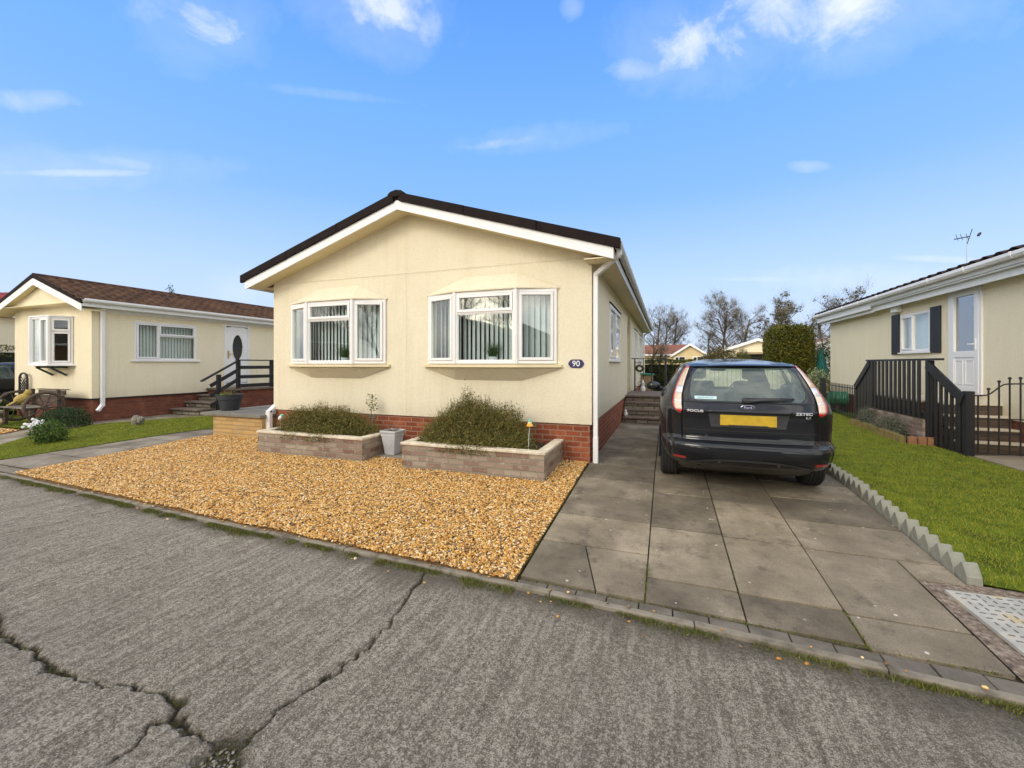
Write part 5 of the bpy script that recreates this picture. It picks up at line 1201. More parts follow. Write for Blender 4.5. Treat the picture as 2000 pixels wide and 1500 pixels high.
mb = MB(); mb.box(LXB + .1, LX - .1, LY + .1, LYB - .1, .58, .62); mb.box(LXB + .1, LX - .1, LY + 2.8, LY + 2.9, .62, 2.8); mb.box(LXB + .1, LX - .1, LY + .1, LYB - .1, 2.72, 2.8); build('room', mb, ROOM, lh)
LSL = .36; lt = lambda x: 3.60 - LSL * abs(x - LRX); LE0, LE1 = LXB - .30, LX + .30; LYF = 5.72
# pantile-profile roof slope (real relief) on the side we see
def tiled_slope(name, xe, xr, zfun, y0, y1, mat, parent, pitch=.165, course=.36, amp=.016, th=.02, ny=None):
    sl = math.hypot(xr - xe, zfun(xr) - zfun(xe)); nu_ = int(sl / .045); nv = int((y1 - y0) / (pitch / 8))
    U = np.linspace(0, 1, nu_ + 1); Vv = np.linspace(y0, y1, nv + 1); UU, VV = np.meshgrid(U, Vv, indexing='ij')
    d = UU * sl; step = (1 - (d / course) % 1) * th
    wv = np.cos(2 * math.pi * VV / pitch) * amp
    X = xe + (xr - xe) * UU; Z0 = zfun(xe) + (zfun(xr) - zfun(xe)) * UU; nxn = (zfun(xr) - zfun(xe)) / sl * -1 * (1 if xr > xe else -1); nzn = abs(xr - xe) / sl
    off = step + wv; Xo = X + (-(zfun(xr) - zfun(xe)) / sl * (1 if xr > xe else -1)) * off * 1.0; Zo = Z0 + nzn * off
    i = np.arange((nu_ + 1) * (nv + 1)).reshape(nu_ + 1, nv + 1); F = np.stack([i[:-1, :-1], i[1:, :-1], i[1:, 1:], i[:-1, 1:]], -1).reshape(-1, 4)
    o = npmesh(name, np.stack([Xo, VV, Zo], -1).reshape(-1, 3), F, mat, parent, smooth=True)
    s_ = o.modifiers.new('solid', 'SOLIDIFY'); s_.thickness = .012; return o
tiled_slope('roof_tiles', LE1 + .03, LRX, lt, LYF, LYB + .2, TILE, lh, pitch=.24, amp=.028, th=.045, course=.30)
tiled_slope('roof_tiles', LE0 - .03, LRX, lt, LYF, LYB + .2, TILE, lh)
mb = MB(); mb.tube([(LRX, LYF, 3.60), (LRX, LYB + .2, 3.60)], .075, 10); build('ridge', mb, TILE, lh)
mb = MB()
for xe in (LE0, LE1): mb.prism([(xe, LYF - .012, lt(xe) + .03), (LRX, LYF - .012, 3.66), (LRX, LYF - .012, 3.55), (xe, LYF - .012, lt(xe) - .05)], (0, .05, 0))
build('verge', mb, BLACKT, lh, bevel=.004)
mb = MB()
for xe in (LE0, LE1): mb.prism([(xe, LYF, lt(xe) - .052), (LRX, LYF, 3.548), (LRX, LYF, 3.38), (xe, LYF, lt(xe) - .215)], (0, .02, 0))
build('bargeboard', mb, WHITEP, lh)
mb = MB()
for xe in (LE0 + .02, LE1 - .02): mb.prism([(xe, LYF + .02, lt(xe) - .2), (LRX, LYF + .02, 3.40), (LRX, LY + .05, 3.40), (xe, LY + .05, lt(xe) - .2)], (0, 0, .015))
mb.box(LXB - .1, LX + .1, LYF + .03, LY, 2.86, 2.875); build('soffit', mb, CREAMS, lh)
mb = MB(); mb.prism([(LXB + .3, LYF + .15, 2.90), (LX - .3, LYF + .15, 2.90), (LRX, LYF + .15, 3.37)], (0, .03, 0)); build('gable_infill', mb, CREAM2, lh)
mb = MB(); mb.box(LX, LE1 - .03, LYF + .03, LYB, 2.76, 2.775); mb.box(LE1 - .03, LE1 - .01, LYF + .02, LYB, 2.76, 2.90); mb.box(LX + .0, LX + .025, LY + .1, LYB, 2.68, 2.77)
build('fascia', mb, WHITEP, lh); mb = MB(); gutter(mb, LE1 - .01, 1, LYF + .02, LYB, 2.93, .11, .075); gutter(mb, LE0 + .01, -1, LYF + .02, LYB, 2.93, .11, .075); build('gutter', mb, PVC, lh)
mb = MB(); mb.obox((LE1 + .04, 6.22, 2.87), (LX + .06, 6.24, 2.72), .07, .07); mb.obox((LX + .05, 6.24, 2.74), (LX + .05, 6.24, .36), .075, .075, (0, 1, 0)); mb.obox((LX + .05, 6.24, .40), (LX + .10, 6.12, .26), .07, .07); build('downpipe', mb, PVC, lh, bevel=.01)
sm = MB(); sm.box(LX - .02, LX + .05, 6.84, 8.56, 1.465, 1.495)
window([((LX + .012, 6.92), (LX + .012, 8.47), [(0, 0, .36, 1, True), (.36, 0, 1, .66, False), (.36, .68, 1, 1, True)])], 1.50, 2.53, lh, 'window', sill=(sm, PVC))
window([((LX + .012, 11.55), (LX + .012, 12.4), [(0, 0, 1, 1, True)])], 1.50, 2.5, lh, 'window')
blind('white vertical blind closed behind the side window of the left house', [(LX - .14, 6.96), (LX - .14, 8.43)], 1.53, 2.48, 2.78)
A_, B_, C_, D_ = (-15.06, 6.04), (-14.86, 5.70), (-14.05, 5.70), (-13.80, 6.04)
sm = MB(); sm.prism([(-15.16, 6.06, 1.355), (-14.93, 5.64, 1.355), (-13.99, 5.64, 1.355), (-13.68, 6.06, 1.355)], (0, 0, .035))
w = window([(A_, B_, [(0, 0, 1, 1, False)]), (B_, C_, [(0, 0, .55, 1, False), (.55, 0, 1, 1, True)]), (C_, D_, [(0, 0, 1, .70, True), (0, .72, 1, 1, True)])], 1.39, 2.56, lh, 'bow_window', sill=(sm, PVC), label='white bow window on green brackets')
for q in (B_, C_): mb = MB(); mb.tube([(q[0], q[1], 1.39), (q[0], q[1], 2.56)], .04, 8); build('corner_post', mb, PVC, w)
mb = MB(); mb.prism([(-15.1, 6.06, 2.56), (-14.88, 5.68, 2.56), (-14.03, 5.68, 2.56), (-13.76, 6.06, 2.56)], (0, 0, .03)); build('window_head', mb, PVC, w)
for x in (-14.72, -14.12): mb = MB(); mb.prism([(x, 5.70, 1.35), (x, 6.05, 1.35), (x, 6.05, 1.30), (x, 5.80, 1.30)], (.045, 0, 0)); mb.obox((x + .022, 5.74, 1.32), (x + .022, 6.04, 1.12), .045, .04); build('bracket', mb, pm('dark_green_paint', (.01, .035, .03, 1), (.01, .03, .025, 1), 8, .5) if 'dark_green_paint' not in MATS else MATS['dark_green_paint'], w)
mb = MB()
for i in range(16): mb.obox((-14.83 + i * .027, 5.80, 1.45), (-14.83 + i * .027 + random.uniform(-.01, .01), 5.80, 2.5), .03, .012)
t = thing('net_curtain', 'white curtain hanging behind the bow window of the left house', 'curtain', (-14.6, 5.8, 1.45)); build('cloth', mb, BLIND, t)
# oval door
d = MB(); M, L = facetM((LX + .008, 9.31), (LX + .008, 10.16)); frame_ring(d, M, 0, L, .72, 2.66, .06, -.07, 0.01); dr_ = build('door', d, PVC, lh, bevel=.004)
d = MB(); n_ = 32; ov = [(L / 2 + math.cos(a) * .185, 1.93 + math.sin(a) * .42) for a in np.linspace(0, 2 * math.pi, n_ + 1)[:-1]]
out_ = []
for a in np.linspace(0, 2 * math.pi, n_ + 1)[:-1]:
    c_, s_ = math.cos(a), math.sin(a); q = 1 / max(abs(c_) / ((L - .13) / 2), abs(s_) / .9); out_.append((L / 2 + c_ * q, 1.69 + s_ * q))
P = [M @ Vector((u, .0, z)) for u, z in ov] + [M @ Vector((u, .0, z)) for u, z in out_] + [M @ Vector((u, -.04, z)) for u, z in ov] + [M @ Vector((u, -.04, z)) for u, z in out_]
d.add(P, [(i, (i + 1) % n_, n_ + (i + 1) % n_, n_ + i) for i in range(n_)] + [(2 * n_ + i, 3 * n_ + i, 3 * n_ + (i + 1) % n_, 2 * n_ + (i + 1) % n_) for i in range(n_)] + [(i, 2 * n_ + i, 2 * n_ + (i + 1) % n_, (i + 1) % n_) for i in range(n_)])
build('leaf', d, PVC, dr_)
d = MB(); d.tube([M @ Vector((u, .004, z)) for u, z in ov + [ov[0]]], .018, 6); build('oval_trim', d, PVC, dr_, smooth=True)
d = MB(); d.prism([M @ Vector((u, -.02, z)) for u, z in ov], M.to_3x3() @ Vector((0, .008, 0))); build('oval_pane', d, DARKG, dr_)
d = MB(); d.tube([M @ Vector((L / 2 + math.cos(a) * .20, .004, 1.12 + math.sin(a) * .14 - (.0 if math.sin(a) < 0 else .14 * math.sin(a)))) for a in np.linspace(math.pi, 2 * math.pi, 14)], .008, 5); d.tube([M @ Vector((L / 2 + math.cos(a) * .26, .004, 1.12 + math.sin(a) * .2)) for a in np.linspace(math.pi, 2 * math.pi, 14)], .008, 5); build('moulding', d, PVC, dr_)
d = MB(); d.box(.10, .14, .008, .016, 1.58, 1.82, M); d.obox(M @ Vector((.12, .04, 1.72)), M @ Vector((.24, .04, 1.72)), .02, .015); build('handle', d, BRASS, dr_)
# steps and black railing at the oval door
ls = thing('door_steps', 'brown slab steps and brick landing in front of the oval door', 'steps', (-12.5, 8.8, 0))
mb = MB(); mb.box(LX + .005, -11.86, 8.80, 10.6, -.1, .62); build('landing', mb, BRICK2, ls)
mb = MB(); mb.box(LX + .006, -11.80, 8.74, 10.66, .625, .675); build('landing_slab', mb, TREAD, ls, bevel=.005)
mb = MB(); ms = MB()
for y, z in ((7.75, .16), (8.1, .33), (8.45, .50)): mb.box(LX + .02, -11.9, y, y + .40, z - .035, z); ms.box(LX + .04, -11.95, y + .06, y + .40, -.1, z - .036)
build('treads', mb, TREAD, ls, bevel=.005); build('risers', ms, STNR, ls)
lr = thing('black_handrail', 'black timber handrail and rails around the landing of the oval door', 'railing', (-11.9, 9.2, 0)); BX = -11.9
for (y, z0, z1) in ((8.32, .05, 1.10), (8.90, .40, 1.50), (10.02, .60, 1.50)): mb = MB(); mb.box(BX - .045, BX + .045, y - .045, y + .045, z0, z1); build('post', mb, BLKW, lr, bevel=.004)
mb = MB(); mb.box(BX - .05, BX + .05, 8.85, 10.1, 1.50, 1.535); mb.obox((BX, 8.93, 1.515), (BX, 7.85, .93), .09, .035); build('top_rail', mb, BLKW, lr)
mb = MB()
for z in (1.30, 1.02, .76): mb.box(BX + .045, BX + .07, 8.9, 10.05, z - .05, z + .05)
for dz_ in (-.22, -.5, -.78): mb.obox((BX + .055, 8.9, 1.47 + dz_), (BX + .055, 8.05, 1.01 + dz_), .025, .10)
build('side_rail', mb, BLKW, lr)

# ---- things in the left garden
def shrub(name, lab, c, r, n, mat, size=.03, lumps=.25, seed=1, cat='shrub', flat=0, z0=0):
    t = thing(name, lab, cat, (c[0], c[1], z0)); d = rng.normal(size=(n, 3)); d /= np.linalg.norm(d, axis=1)[:, None]
    rr = rng.random(n) ** .22 * (1 + lumps * (vnoise(d[:, 0] * 3 + 20 + seed, d[:, 1] * 3 + 20 + d[:, 2] * 2, .6, seed) - .5) * 2) * (1 + rng.normal(0, .04, n))
    P = d * rr[:, None] * np.array(r) + np.array(c); P = P[P[:, 2] > z0]; leaves('foliage', P, size, mat, t, .55)
    mb = MB()
    for i in range(6): a = i * 1.05; mb.tube([(c[0], c[1], z0), (c[0] + math.cos(a) * r[0] * .3, c[1] + math.sin(a) * r[1] * .3, z0 + r[2] * .6)], [.02, .008], 5)
    build('stems', mb, BARK, t); return t
SHB = leafmat('dark_shrub_leaf', [(.02, .045, .015, 1), (.03, .065, .018, 1), (.045, .085, .02, 1), (.02, .035, .015, 1)]); SHG = leafmat('green_shrub_leaf', [(.05, .10, .015, 1), (.08, .14, .02, 1), (.035, .07, .015, 1), (.12, .18, .03, 1)])
shrub('dome_shrub', 'wide dark green domed shrub against the brick base of the left house', (-12.72, 5.42, .06), (.60, .42, .38), 12000, SHB, .028, .10)
shrub('small_shrub', 'small bright green shrub on the left lawn near the garden path', (-10.86, 4.42, .10), (.25, .24, .24), 4200, SHG, .03, .3, 4, z0=G(4.4))
mb = MB(); mb.ell((-11.35, 6.05, .10), (.10, .09, .13), 10, 7, jit=.25); mb.ell((-11.18, 6.05, .13), (.075, .07, .09), 9, 6, jit=.3); t = build('garden_stone', mb, STONE, None, loc=(-11.3, 6.05, 0)); tag(t, 'weathered lumpy stone ornament on the left lawn', 'stone')
mb = MB()
for i in range(26):
    a = rng.normal(0, .07, 3); mb.ell((-12.62 + a[0], 4.92 + a[1], .06 + abs(a[2])), (.035, .03, .028), 7, 5, jit=.2)
t = build('white_ornament', mb, WHITEP, None, loc=(-12.62, 4.92, G(4.92))); tag(t, 'lumpy white ornament on the ground in front of the domed shrub', 'ornament')
mb = MB(); mb.ell((-15.85, 5.50, .48), (.07, .07, .07)); mb.tube([(-15.85, 5.5, 0), (-15.85, 5.5, .42)], .03, 8); tag(build('ball_ornament', mb, WHITEP, None, smooth=True, loc=(-15.85, 5.5, 0)), 'white ball on a short post left of the wheel bench', 'ornament')
mb = MB(); mb.box(-15.9, -15.45, 5.35, 5.55, -.02, .24); tag(build('stone_trough', mb, STONE, None, bevel=.02, loc=(-15.7, 5.4, 0)), 'small stone trough on the ground left of the wheel bench', 'planter')
for i, (x, y) in enumerate(((-14.75, 5.02), (-14.45, 5.05))):
    mb = MB(); mb.ell((x, y, .06), (.10, .07, .08), 9, 6, jit=.3); tag(build('garden_stone', mb, (WHITEP, TAN)[i], None, loc=(x, y, 0)), ('white stone on the gravel edge below the wheel bench', 'tan stone on the gravel edge below the wheel bench')[i], 'stone')
shrub('leafy_plant', 'bright green leafy plant left of the wheel bench', (-16.3, 5.55, .28), (.3, .25, .3), 1500, SHG, .05, .3, 6)
# cart wheel bench
cb = thing('wheel_bench', 'brown wooden garden bench with two spoked cart wheels as its ends', 'bench', (-14.0, 5.45, 0))
for x in (-14.62, -13.42):
    mb = MB(); c_ = Vector((x, 5.38, .40)); rr = .34
    mb.tube([c_ + Vector((0, math.cos(a) * rr, math.sin(a) * rr)) for a in np.linspace(0, 2 * math.pi, 25)], .030, 8); mb.tube([c_ + Vector((-.05, 0, 0)), c_ + Vector((.05, 0, 0))], .055, 10)
    for i in range(10): a = i * math.pi / 5; mb.tube([c_, c_ + Vector((0, math.cos(a) * rr, math.sin(a) * rr))], .014, 5)
    build('wheel', mb, BROWNW, cb)
mb = MB()
for i in range(4): mb.box(-14.6, -13.44, 5.10 + i * .12, 5.20 + i * .12, .38, .41)
build('seat', mb, GREYW, cb, bevel=.004)
mb = MB()
for i in range(3): z = .44 + i * .11; y = 5.66 + i * .03; mb.box(-14.55, -13.40, y, y + .025, z, z + .105)
mb.box(-14.58, -13.36, 5.70, 5.80, .775, .795); build('backrest', mb, BROWNW, cb, bevel=.004)
for x in (-14.6, -13.5): mb = MB(); mb.box(x, x + .06, 5.15, 5.21, .0, .38); mb.box(x, x + .06, 5.6, 5.66, .0, .8); build('leg', mb, BROWNW, cb)
t = thing('bird_statue', 'pale yellow bird statue perched on the seat of the wheel bench', 'statue', (-14.1, 5.3, .41)); mb = MB()
mb.ell((-14.12, 5.28, .60), (.09, .15, .10), M=Matrix.Rotation(.5, 3, 'X')); mb.ell((-14.1, 5.36, .73), (.06, .065, .075)); mb.obox((-14.12, 5.20, .56), (-14.15, 5.05, .44), .10, .03); mb.tube([(-14.1, 5.28, .55), (-14.1, 5.28, .41)], .03, 6); build('body', mb, YELO, t, smooth=True)
mb = MB(); mb.tube([(-14.1, 5.32, .765), (-14.12, 5.20, .80)], [.025, .004], 6); build('beak', mb, BLKW, t)
t = thing('lattice_panel', 'dark arched lattice panel leaning on the front of the left house', 'trellis', (-15.7, 5.98, .2)); mb = MB(); xa = -15.93; hw = .19
arc = [(xa - hw, 5.98, .35), (xa - hw, 5.98, 1.02)] + [(xa - math.cos(a) * hw, 5.98, 1.02 + math.sin(a) * .14) for a in np.linspace(0, math.pi, 12)] + [(xa + hw, 5.98, 1.02), (xa + hw, 5.98, .35)]
mb.tube(arc, .024, 6); build('frame', mb, BLKW, t); mb = MB()
for i in range(-5, 14):
    for s_ in (-1, 1):
        p0, p1 = Vector((xa - hw, 5.985, .35 + i * .085 + (0 if s_ > 0 else .34))), Vector((xa + hw, 5.985, .35 + i * .085 + (.34 if s_ > 0 else 0)))
        if min(p0.z, p1.z) < .33 or max(p0.z, p1.z) > 1.12: continue
        mb.tube([p0, p1], .010, 4)
build('lattice', mb, BLKW, t)
# hedge and red-roofed house further left
def hedge(name, lab, x0, x1, y0, y1, z1, mat, n, size=.05, cat='hedge', z0=0, rnd=.15):
    t = thing(name, lab, cat, ((x0 + x1) / 2, (y0 + y1) / 2, z0)); P = rng.random((n, 3)); fa = rng.integers(0, 5, n); dpt = rng.random(n) ** 2 * .16
    cx, cy, cz = x0 + (x1 - x0) * P[:, 0], y0 + (y1 - y0) * P[:, 1], z0 + (z1 - z0) * P[:, 2]
    for k_, (arr, val, sg) in enumerate(((cx, x0, 1), (cx, x1, -1), (cy, y0, 1), (cy, y1, -1), (cz, z1, -1))):
        m_ = fa == k_; arr[m_] = val + sg * dpt[m_]
    bumpy = (vnoise(cx + cz * .7 + 50, cy + cz + 50, .35, 60) - .5) * rnd; e = np.minimum(1, (z1 - cz) / .3); cx2 = (x0 + x1) / 2
    cz = cz + bumpy * .6; cy = cy + np.sign(cy - (y0 + y1) / 2) * bumpy; cx = cx + np.sign(cx - cx2) * bumpy
    leaves('foliage', np.stack([cx, cy, cz], 1), size, mat, t, .6)
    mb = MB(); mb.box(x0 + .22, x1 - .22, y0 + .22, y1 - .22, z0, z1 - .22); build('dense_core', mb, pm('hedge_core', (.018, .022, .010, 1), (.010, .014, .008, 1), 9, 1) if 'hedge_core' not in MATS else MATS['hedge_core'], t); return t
HEDG = leafmat('hedge_leaf', [(.07, .08, .014, 1), (.10, .11, .02, 1), (.045, .055, .012, 1), (.14, .13, .025, 1), (.08, .095, .015, 1)])
hedge('hedge', 'dark green clipped hedge behind the black car at the far left', -20.6, -20.0, 5.5, 13, 2.0, HEDG, 14000, .05)
rh = thing('bungalow', 'cream house with a red tiled roof beyond the hedge at the far left', 'house', (-23.5, 12, 0))
mb = MB(); mb.box(-25.5, -21.5, 7.4, 18, 0, 3.0); build('wall', mb, CREAM2, rh)
mb = MB(); window([((-21.49, 8.6), (-21.49, 9.7), [(0, 0, 1, 1, False)])], 1.6, 2.75, rh, 'window', glass=DARKG)
rt = lambda x: 4.1 - .36 * abs(x + 23.5); tiled_slope('roof_tiles', -21.15, -23.5, rt, 7.1, 18.2, pm('red_tile', (.30, .02, .015, 1), (.16, .012, .01, 1), 4, .7, bs=60, bst=.3), rh, pitch=.3); tiled_slope('roof_tiles', -25.85, -23.5, rt, 7.1, 18.2, MATS['red_tile'], rh, pitch=.3)
mb = MB(); gutter(mb, -21.2, 1, 7.1, 18.2, 3.27, .12, .08); mb.box(-21.25, -21.22, 7.1, 18.2, 3.0, 3.2); build('gutter', mb, PVC, rh)

# ================================================================== RIGHT NEIGHBOUR HOUSE
NX, NY0, NY1 = 5.2, 2.6, 16.92
nh = thing('bungalow', 'cream park home on the right with white glazed door and dark shutters', 'house', (NX + 3, NY0, 0))
mb = MB(); wall_holes(mb, 'y', NX, .1, NY0, NY1, .50, 3.02, [(11.25, 12.42, 1.67, 2.54), (9.70, 10.62, .84, 2.84)]); mb.box(NX + .1, NX + 6, NY1 - .1, NY1, .5, 3.0); mb.box(NX + .1, NX + 6, NY0, NY0 + .1, .5, 3.0); mb.box(NX + 5.9, NX + 6, NY0 + .1, NY1 - .1, .5, 3.0); o = build('wall', mb, CREAM2, nh); join_coplanar(o)
mb = MB(); mb.box(NX + .03, NX + .12, NY0 + .02, NY1 - .02, -.1, .498); mb.box(NX + .12, NX + 6, NY1 - .12, NY1 - .02, -.1, .498); build('brick_plinth', mb, BRICK2, nh)
mb = MB(); mb.box(NX + .1, NX + 5.9, NY0 + .1, NY1 - .1, .5, .54); mb.box(NX + 2.6, NX + 2.7, NY0 + .1, NY1 - .1, .54, 2.98); mb.box(NX + .1, NX + 5.9, NY0 + .1, NY1 - .1, 2.98, 3.0); build('room', mb, ROOM, nh)
nz_ = lambda x: 3.10 + .30 * min(x - (NX - .32), (NX + 6.32) - x); NRX = NX + 3
tiled_slope('roof_tiles', NX - .36, NRX, nz_, NY0 - .3, NY1 + .3, TILED, nh, pitch=.30, amp=.022, th=.03)
tiled_slope('roof_tiles', NX + 6.36, NRX, nz_, NY0 - .3, NY1 + .3, TILED, nh, pitch=.30, amp=.022)
mb = MB(); mb.tube([(NRX, NY0 - .3, nz_(NRX)), (NRX, NY1 + .3, nz_(NRX))], .08, 8); build('ridge', mb, TILED, nh)
mb = MB(); mb.prism([(NX, NY1 - .02, 3.0), (NRX, NY1 - .02, nz_(NRX) - .1), (NX + 6, NY1 - .02, 3.0)], (0, .1, 0)); build('gable_panel', mb, CREAM2, nh)
mb = MB(); mb.prism([(NX - .34, NY1 + .28, 3.07), (NRX, NY1 + .28, nz_(NRX) - .03), (NRX, NY1 + .28, nz_(NRX) - .2), (NX - .34, NY1 + .28, 2.90)], (0, .02, 0)); build('bargeboard', mb, WHITEP, nh)
mb = MB(); mb.box(NX - .30, NX, NY0 - .25, NY1 + .28, 2.865, 2.88); build('soffit', mb, WHITEP, nh)
mb = MB(); mb.box(NX - .22, NX - .20, NY0 - .25, 13.2, 2.74, 2.862); mb.box(NX - .305, NX - .285, 13.2, NY1 + .28, 2.80, 3.0); mb.box(NX - .22, NX - .20, 13.2, NY1 + .1, 2.72, 2.862); mb.box(NX - .305, NX - .285, NY0 - .25, 13.2, 2.90, 3.04); mb.box(NX - .30, NX - .20, NY0 - .25, 13.2, 2.895, 2.91); build('fascia', mb, WHITEP, nh, bevel=.003)
mb = MB(); gutter(mb, NX - .31, -1, NY0 - .25, NY1 + .28, 3.055, .11, .085); go = build('gutter', mb, PVC, nh); 
for y in np.arange(3.1, 17, 1.05): mb = MB(); brackets(mb, NX - .31, -1, [float(y)], 3.055, .11, .085); build('gutter_bracket', mb, PVC, go)
mb = MB(); mb.box(NX - .13, NX, 12.35, 12.62, 2.62, 2.78); build('flue_vent', mb, WHITEP, nh, bevel=.02)
sm = MB(); sm.box(NX - .05, NX + .02, 11.2, 12.46, 1.635, 1.665)
window([((NX - .012, 12.42), (NX - .012, 11.25), [(0, 0, .45, 1, True), (.45, 0, 1, 1, False)])], 1.67, 2.54, nh, 'window', sill=(sm, PVC))
mb = MB(); mb.box(NX + .14, NX + .15, 11.25, 12.42, 1.6, 2.6); build('roller_blind', mb, BLIND, nh)
for a, b in ((12.46, 12.80), (10.87, 11.21)):
    mb = MB(); mb.box(NX - .03, NX, a, b, 1.63, 2.58)
    for i in range(1, 4): mb.box(NX - .034, NX - .029, a + i * (b - a) / 4 - .006, a + i * (b - a) / 4 + .006, 1.64, 2.57)
    build('shutter', mb, BLKW, nh, bevel=.004)
d = MB(); M, L = facetM((NX - .012, 10.62), (NX - .012, 9.70)); frame_ring(d, M, 0, L, .84, 2.84, .065, -.07, .01); dr_ = build('door', d, PVC, nh, bevel=.005)
d = MB(); frame_ring(d, M, .07, L - .07, .88, 2.77, .11, -.05, .018); d.box(.17, L - .17, -.045, .018, 1.52, 1.64, M); d.box(.17, L - .17, -.045, .004, .98, 1.53, M); build('leaf', d, PVC, dr_, bevel=.006)
d = MB()
for a, b in ((.20, .43), (.49, .72)): frame_ring(d, M, a, b, 1.02, 1.48, .022, .004, .014)
build('moulding', d, PVC, dr_, bevel=.004); d = MB(); d.box(.175, L - .175, -.03, -.02, 1.63, 2.67, M); build('pane', d, glassmat('patterned_glass', (.25, .3, .3, 1), .22), dr_)
d = MB(); d.obox(M @ Vector((L - .13, .05, 1.76)), M @ Vector((L - .26, .055, 1.76)), .025, .02); d.box(L - .15, L - .12, .018, .03, 1.66, 1.86, M); build('handle', d, WHITEP, dr_)
# small patterned step stairs behind the gate
ns = thing('stone_stairs', 'brown brick stairs with pale treads behind the arched iron gate', 'steps', (4.8, 9.0, 0)); mb = MB(); tr = MB()
for i in range(4):
    y = 8.72 + i * .17; z = .19 * (i + 1) - .02; mb.box(4.42, 5.22, y + .02, 9.40 if i < 3 else 9.75, -.1 if i == 0 else z - .19, z - .03); tr.box(4.40, 5.215, y, y + .22 if i < 3 else 9.75, z - .03, z)
mb.box(4.36, 5.22, 9.75, 11.45, .0, .70); tr.box(4.34, 5.215, 9.76, 11.5, .70, .735); build('risers', mb, BROWNW, ns); build('treads', tr, COPING, ns, bevel=.004)
# black balustrade
BX = 4.3; bl = thing('black_balustrade', 'black slatted timber balustrade with sloping ends on the right lawn', 'railing', (BX, 10, 0))
for (y, z0, z1, w_) in ((8.33, -.05, .99, .10), (9.32, .0, 1.46, .09), (11.5, .3, 1.46, .075), (12.25, .0, .90, .09), (8.50, 0, .92, .07)):
    mb = MB(); mb.box(BX - w_ / 2, BX + w_ / 2, y - w_ / 2, y + w_ / 2, z0, z1); build('post', mb, BLKW, bl, bevel=.005)
mb = MB(); mb.box(BX - .07, BX + .05, 9.02, 11.62, 1.462, 1.498); mb.obox((BX - .05, 9.30, 1.40), (BX - .05, 8.36, .86), .03, .16); mb.obox((BX - .04, 11.5, 1.44), (BX - .04, 12.28, .84), .03, .13); build('top_rail', mb, BLKW, bl, bevel=.004)
mb = MB(); mb.box(BX - .05, BX - .02, 9.3, 11.5, .42, .54); build('bottom_rail', mb, BLKW, bl)
mb = MB()
for i in range(12):
    y = 9.50 + i * .165; mb.box(BX - .08, BX - .055, y - .04, y + .04, .46, 1.462)
for i in range(6): y = 8.55 + i * .14; z = .86 + (y - 8.36) * .57; mb.box(BX - .03, BX - .005, y - .030, y + .030, .03, z)
for i in range(5): y = 11.62 + i * .15; z = 1.44 - (y - 11.5) * .77; mb.box(BX - .03, BX - .005, y - .06, y + .06, .03, z)
build('slats', mb, BLKW, bl, bevel=.003)
# flower bed with lavender and log edging
fb = thing('raised_bed', 'brick sided bed between the log edging and the black balustrade', 'planter', (4.1, 10.5, 0)); mb = MB(); mb.box(4.22, 4.34, 9.36, 11.45, -.05, .43); build('wall', mb, BRICKW, fb); mb = MB(); mb.prism([(3.98, 9.28, -.02), (4.24, 9.28, -.02), (4.24, 11.9, -.02), (4.1, 11.9, -.02)], (0, 0, .10)); build('soil', mb, SOIL, fb)
LOGM = pm('mossy_log', (.20, .16, .05, 1), (.12, .12, .035, 1), 8, .9, bs=40, bst=.6, c3=(.26, .16, .08, 1)); lg = thing('log_edging', 'row of mossy half logs edging the lavender bed on the right lawn', 'edging', (4.0, 10.5, 0)); mb = MB(); mb2 = MB()
for i in range(24): f = i / 24; x = 3.93 + .15 * f; y = 9.35 + 2.6 * f; mb.tube([(x, y, -.05), (x, y, .135 + random.uniform(-.012, .012))], .052, 8)
build('half_logs', mb, LOGM, lg)
for i in range(3): x = 4.02 + i * .13; mb2.box(x - .055, x + .055, 9.20, 9.27, -.03, .14)
build('terracotta_tiles', mb2, pm('terracotta', (.34, .17, .08, 1), (.26, .12, .06, 1), 9, .85), lg, bevel=.006)
LAV = leafmat('lavender_leaf', [(.15, .17, .12, 1), (.10, .12, .08, 1), (.20, .22, .17, 1), (.08, .09, .05, 1)], rough=.8); LAVT = leafmat('lavender_tip', [(.22, .2, .17, 1), (.14, .11, .10, 1), (.17, .18, .12, 1)])
heather('lavender_bush', 'grey green lavender bush at the far end of the log edged bed', 'shrub', [(4.17, 11.3, .15, .42, .36)], 4200, .06, 900, LAVT, LAV, .035)
heather('lavender_bush', 'wider straggly lavender bush at the near end of the log edged bed', 'shrub', [(4.13, 10.25, .15, .55, .32)], 4200, .06, 1400, LAVT, LAV, .035)
# arched iron gate
gt = thing('iron_gate', 'black iron gate with arched top and ball finials at the right edge', 'gate', (4.8, 8.35, 0)); mb = MB()
xs_ = [4.42 + i * .118 for i in range(8)]; archz = lambda x: .93 + .16 * math.sin(min(1, max(0, (x - 4.50) / .24)) * math.pi / 2) ** 2 + .02 * math.sin((x - 4.5) * 3)
for i, x in enumerate(xs_): mb.tube([(x, 8.35, .05), (x, 8.35, archz(x) + (.07 if i > 0 else 0))], .011, 6)
build('bars', mb, BLKI, gt); mb = MB()
for x in xs_[1:]: mb.ell((x, 8.35, archz(x) + .085), (.022, .022, .020), 8, 6)
build('finials', mb, BLKI, gt, smooth=True); mb = MB(); mb.tube([(x, 8.35, archz(x)) for x in np.linspace(4.38, 5.28, 20)], .011, 6)
for z in (.06, .36, .58): mb.tube([(4.38, 8.35, z), (5.28, 8.35, z)], .010, 6)
build('rails', mb, BLKI, gt)
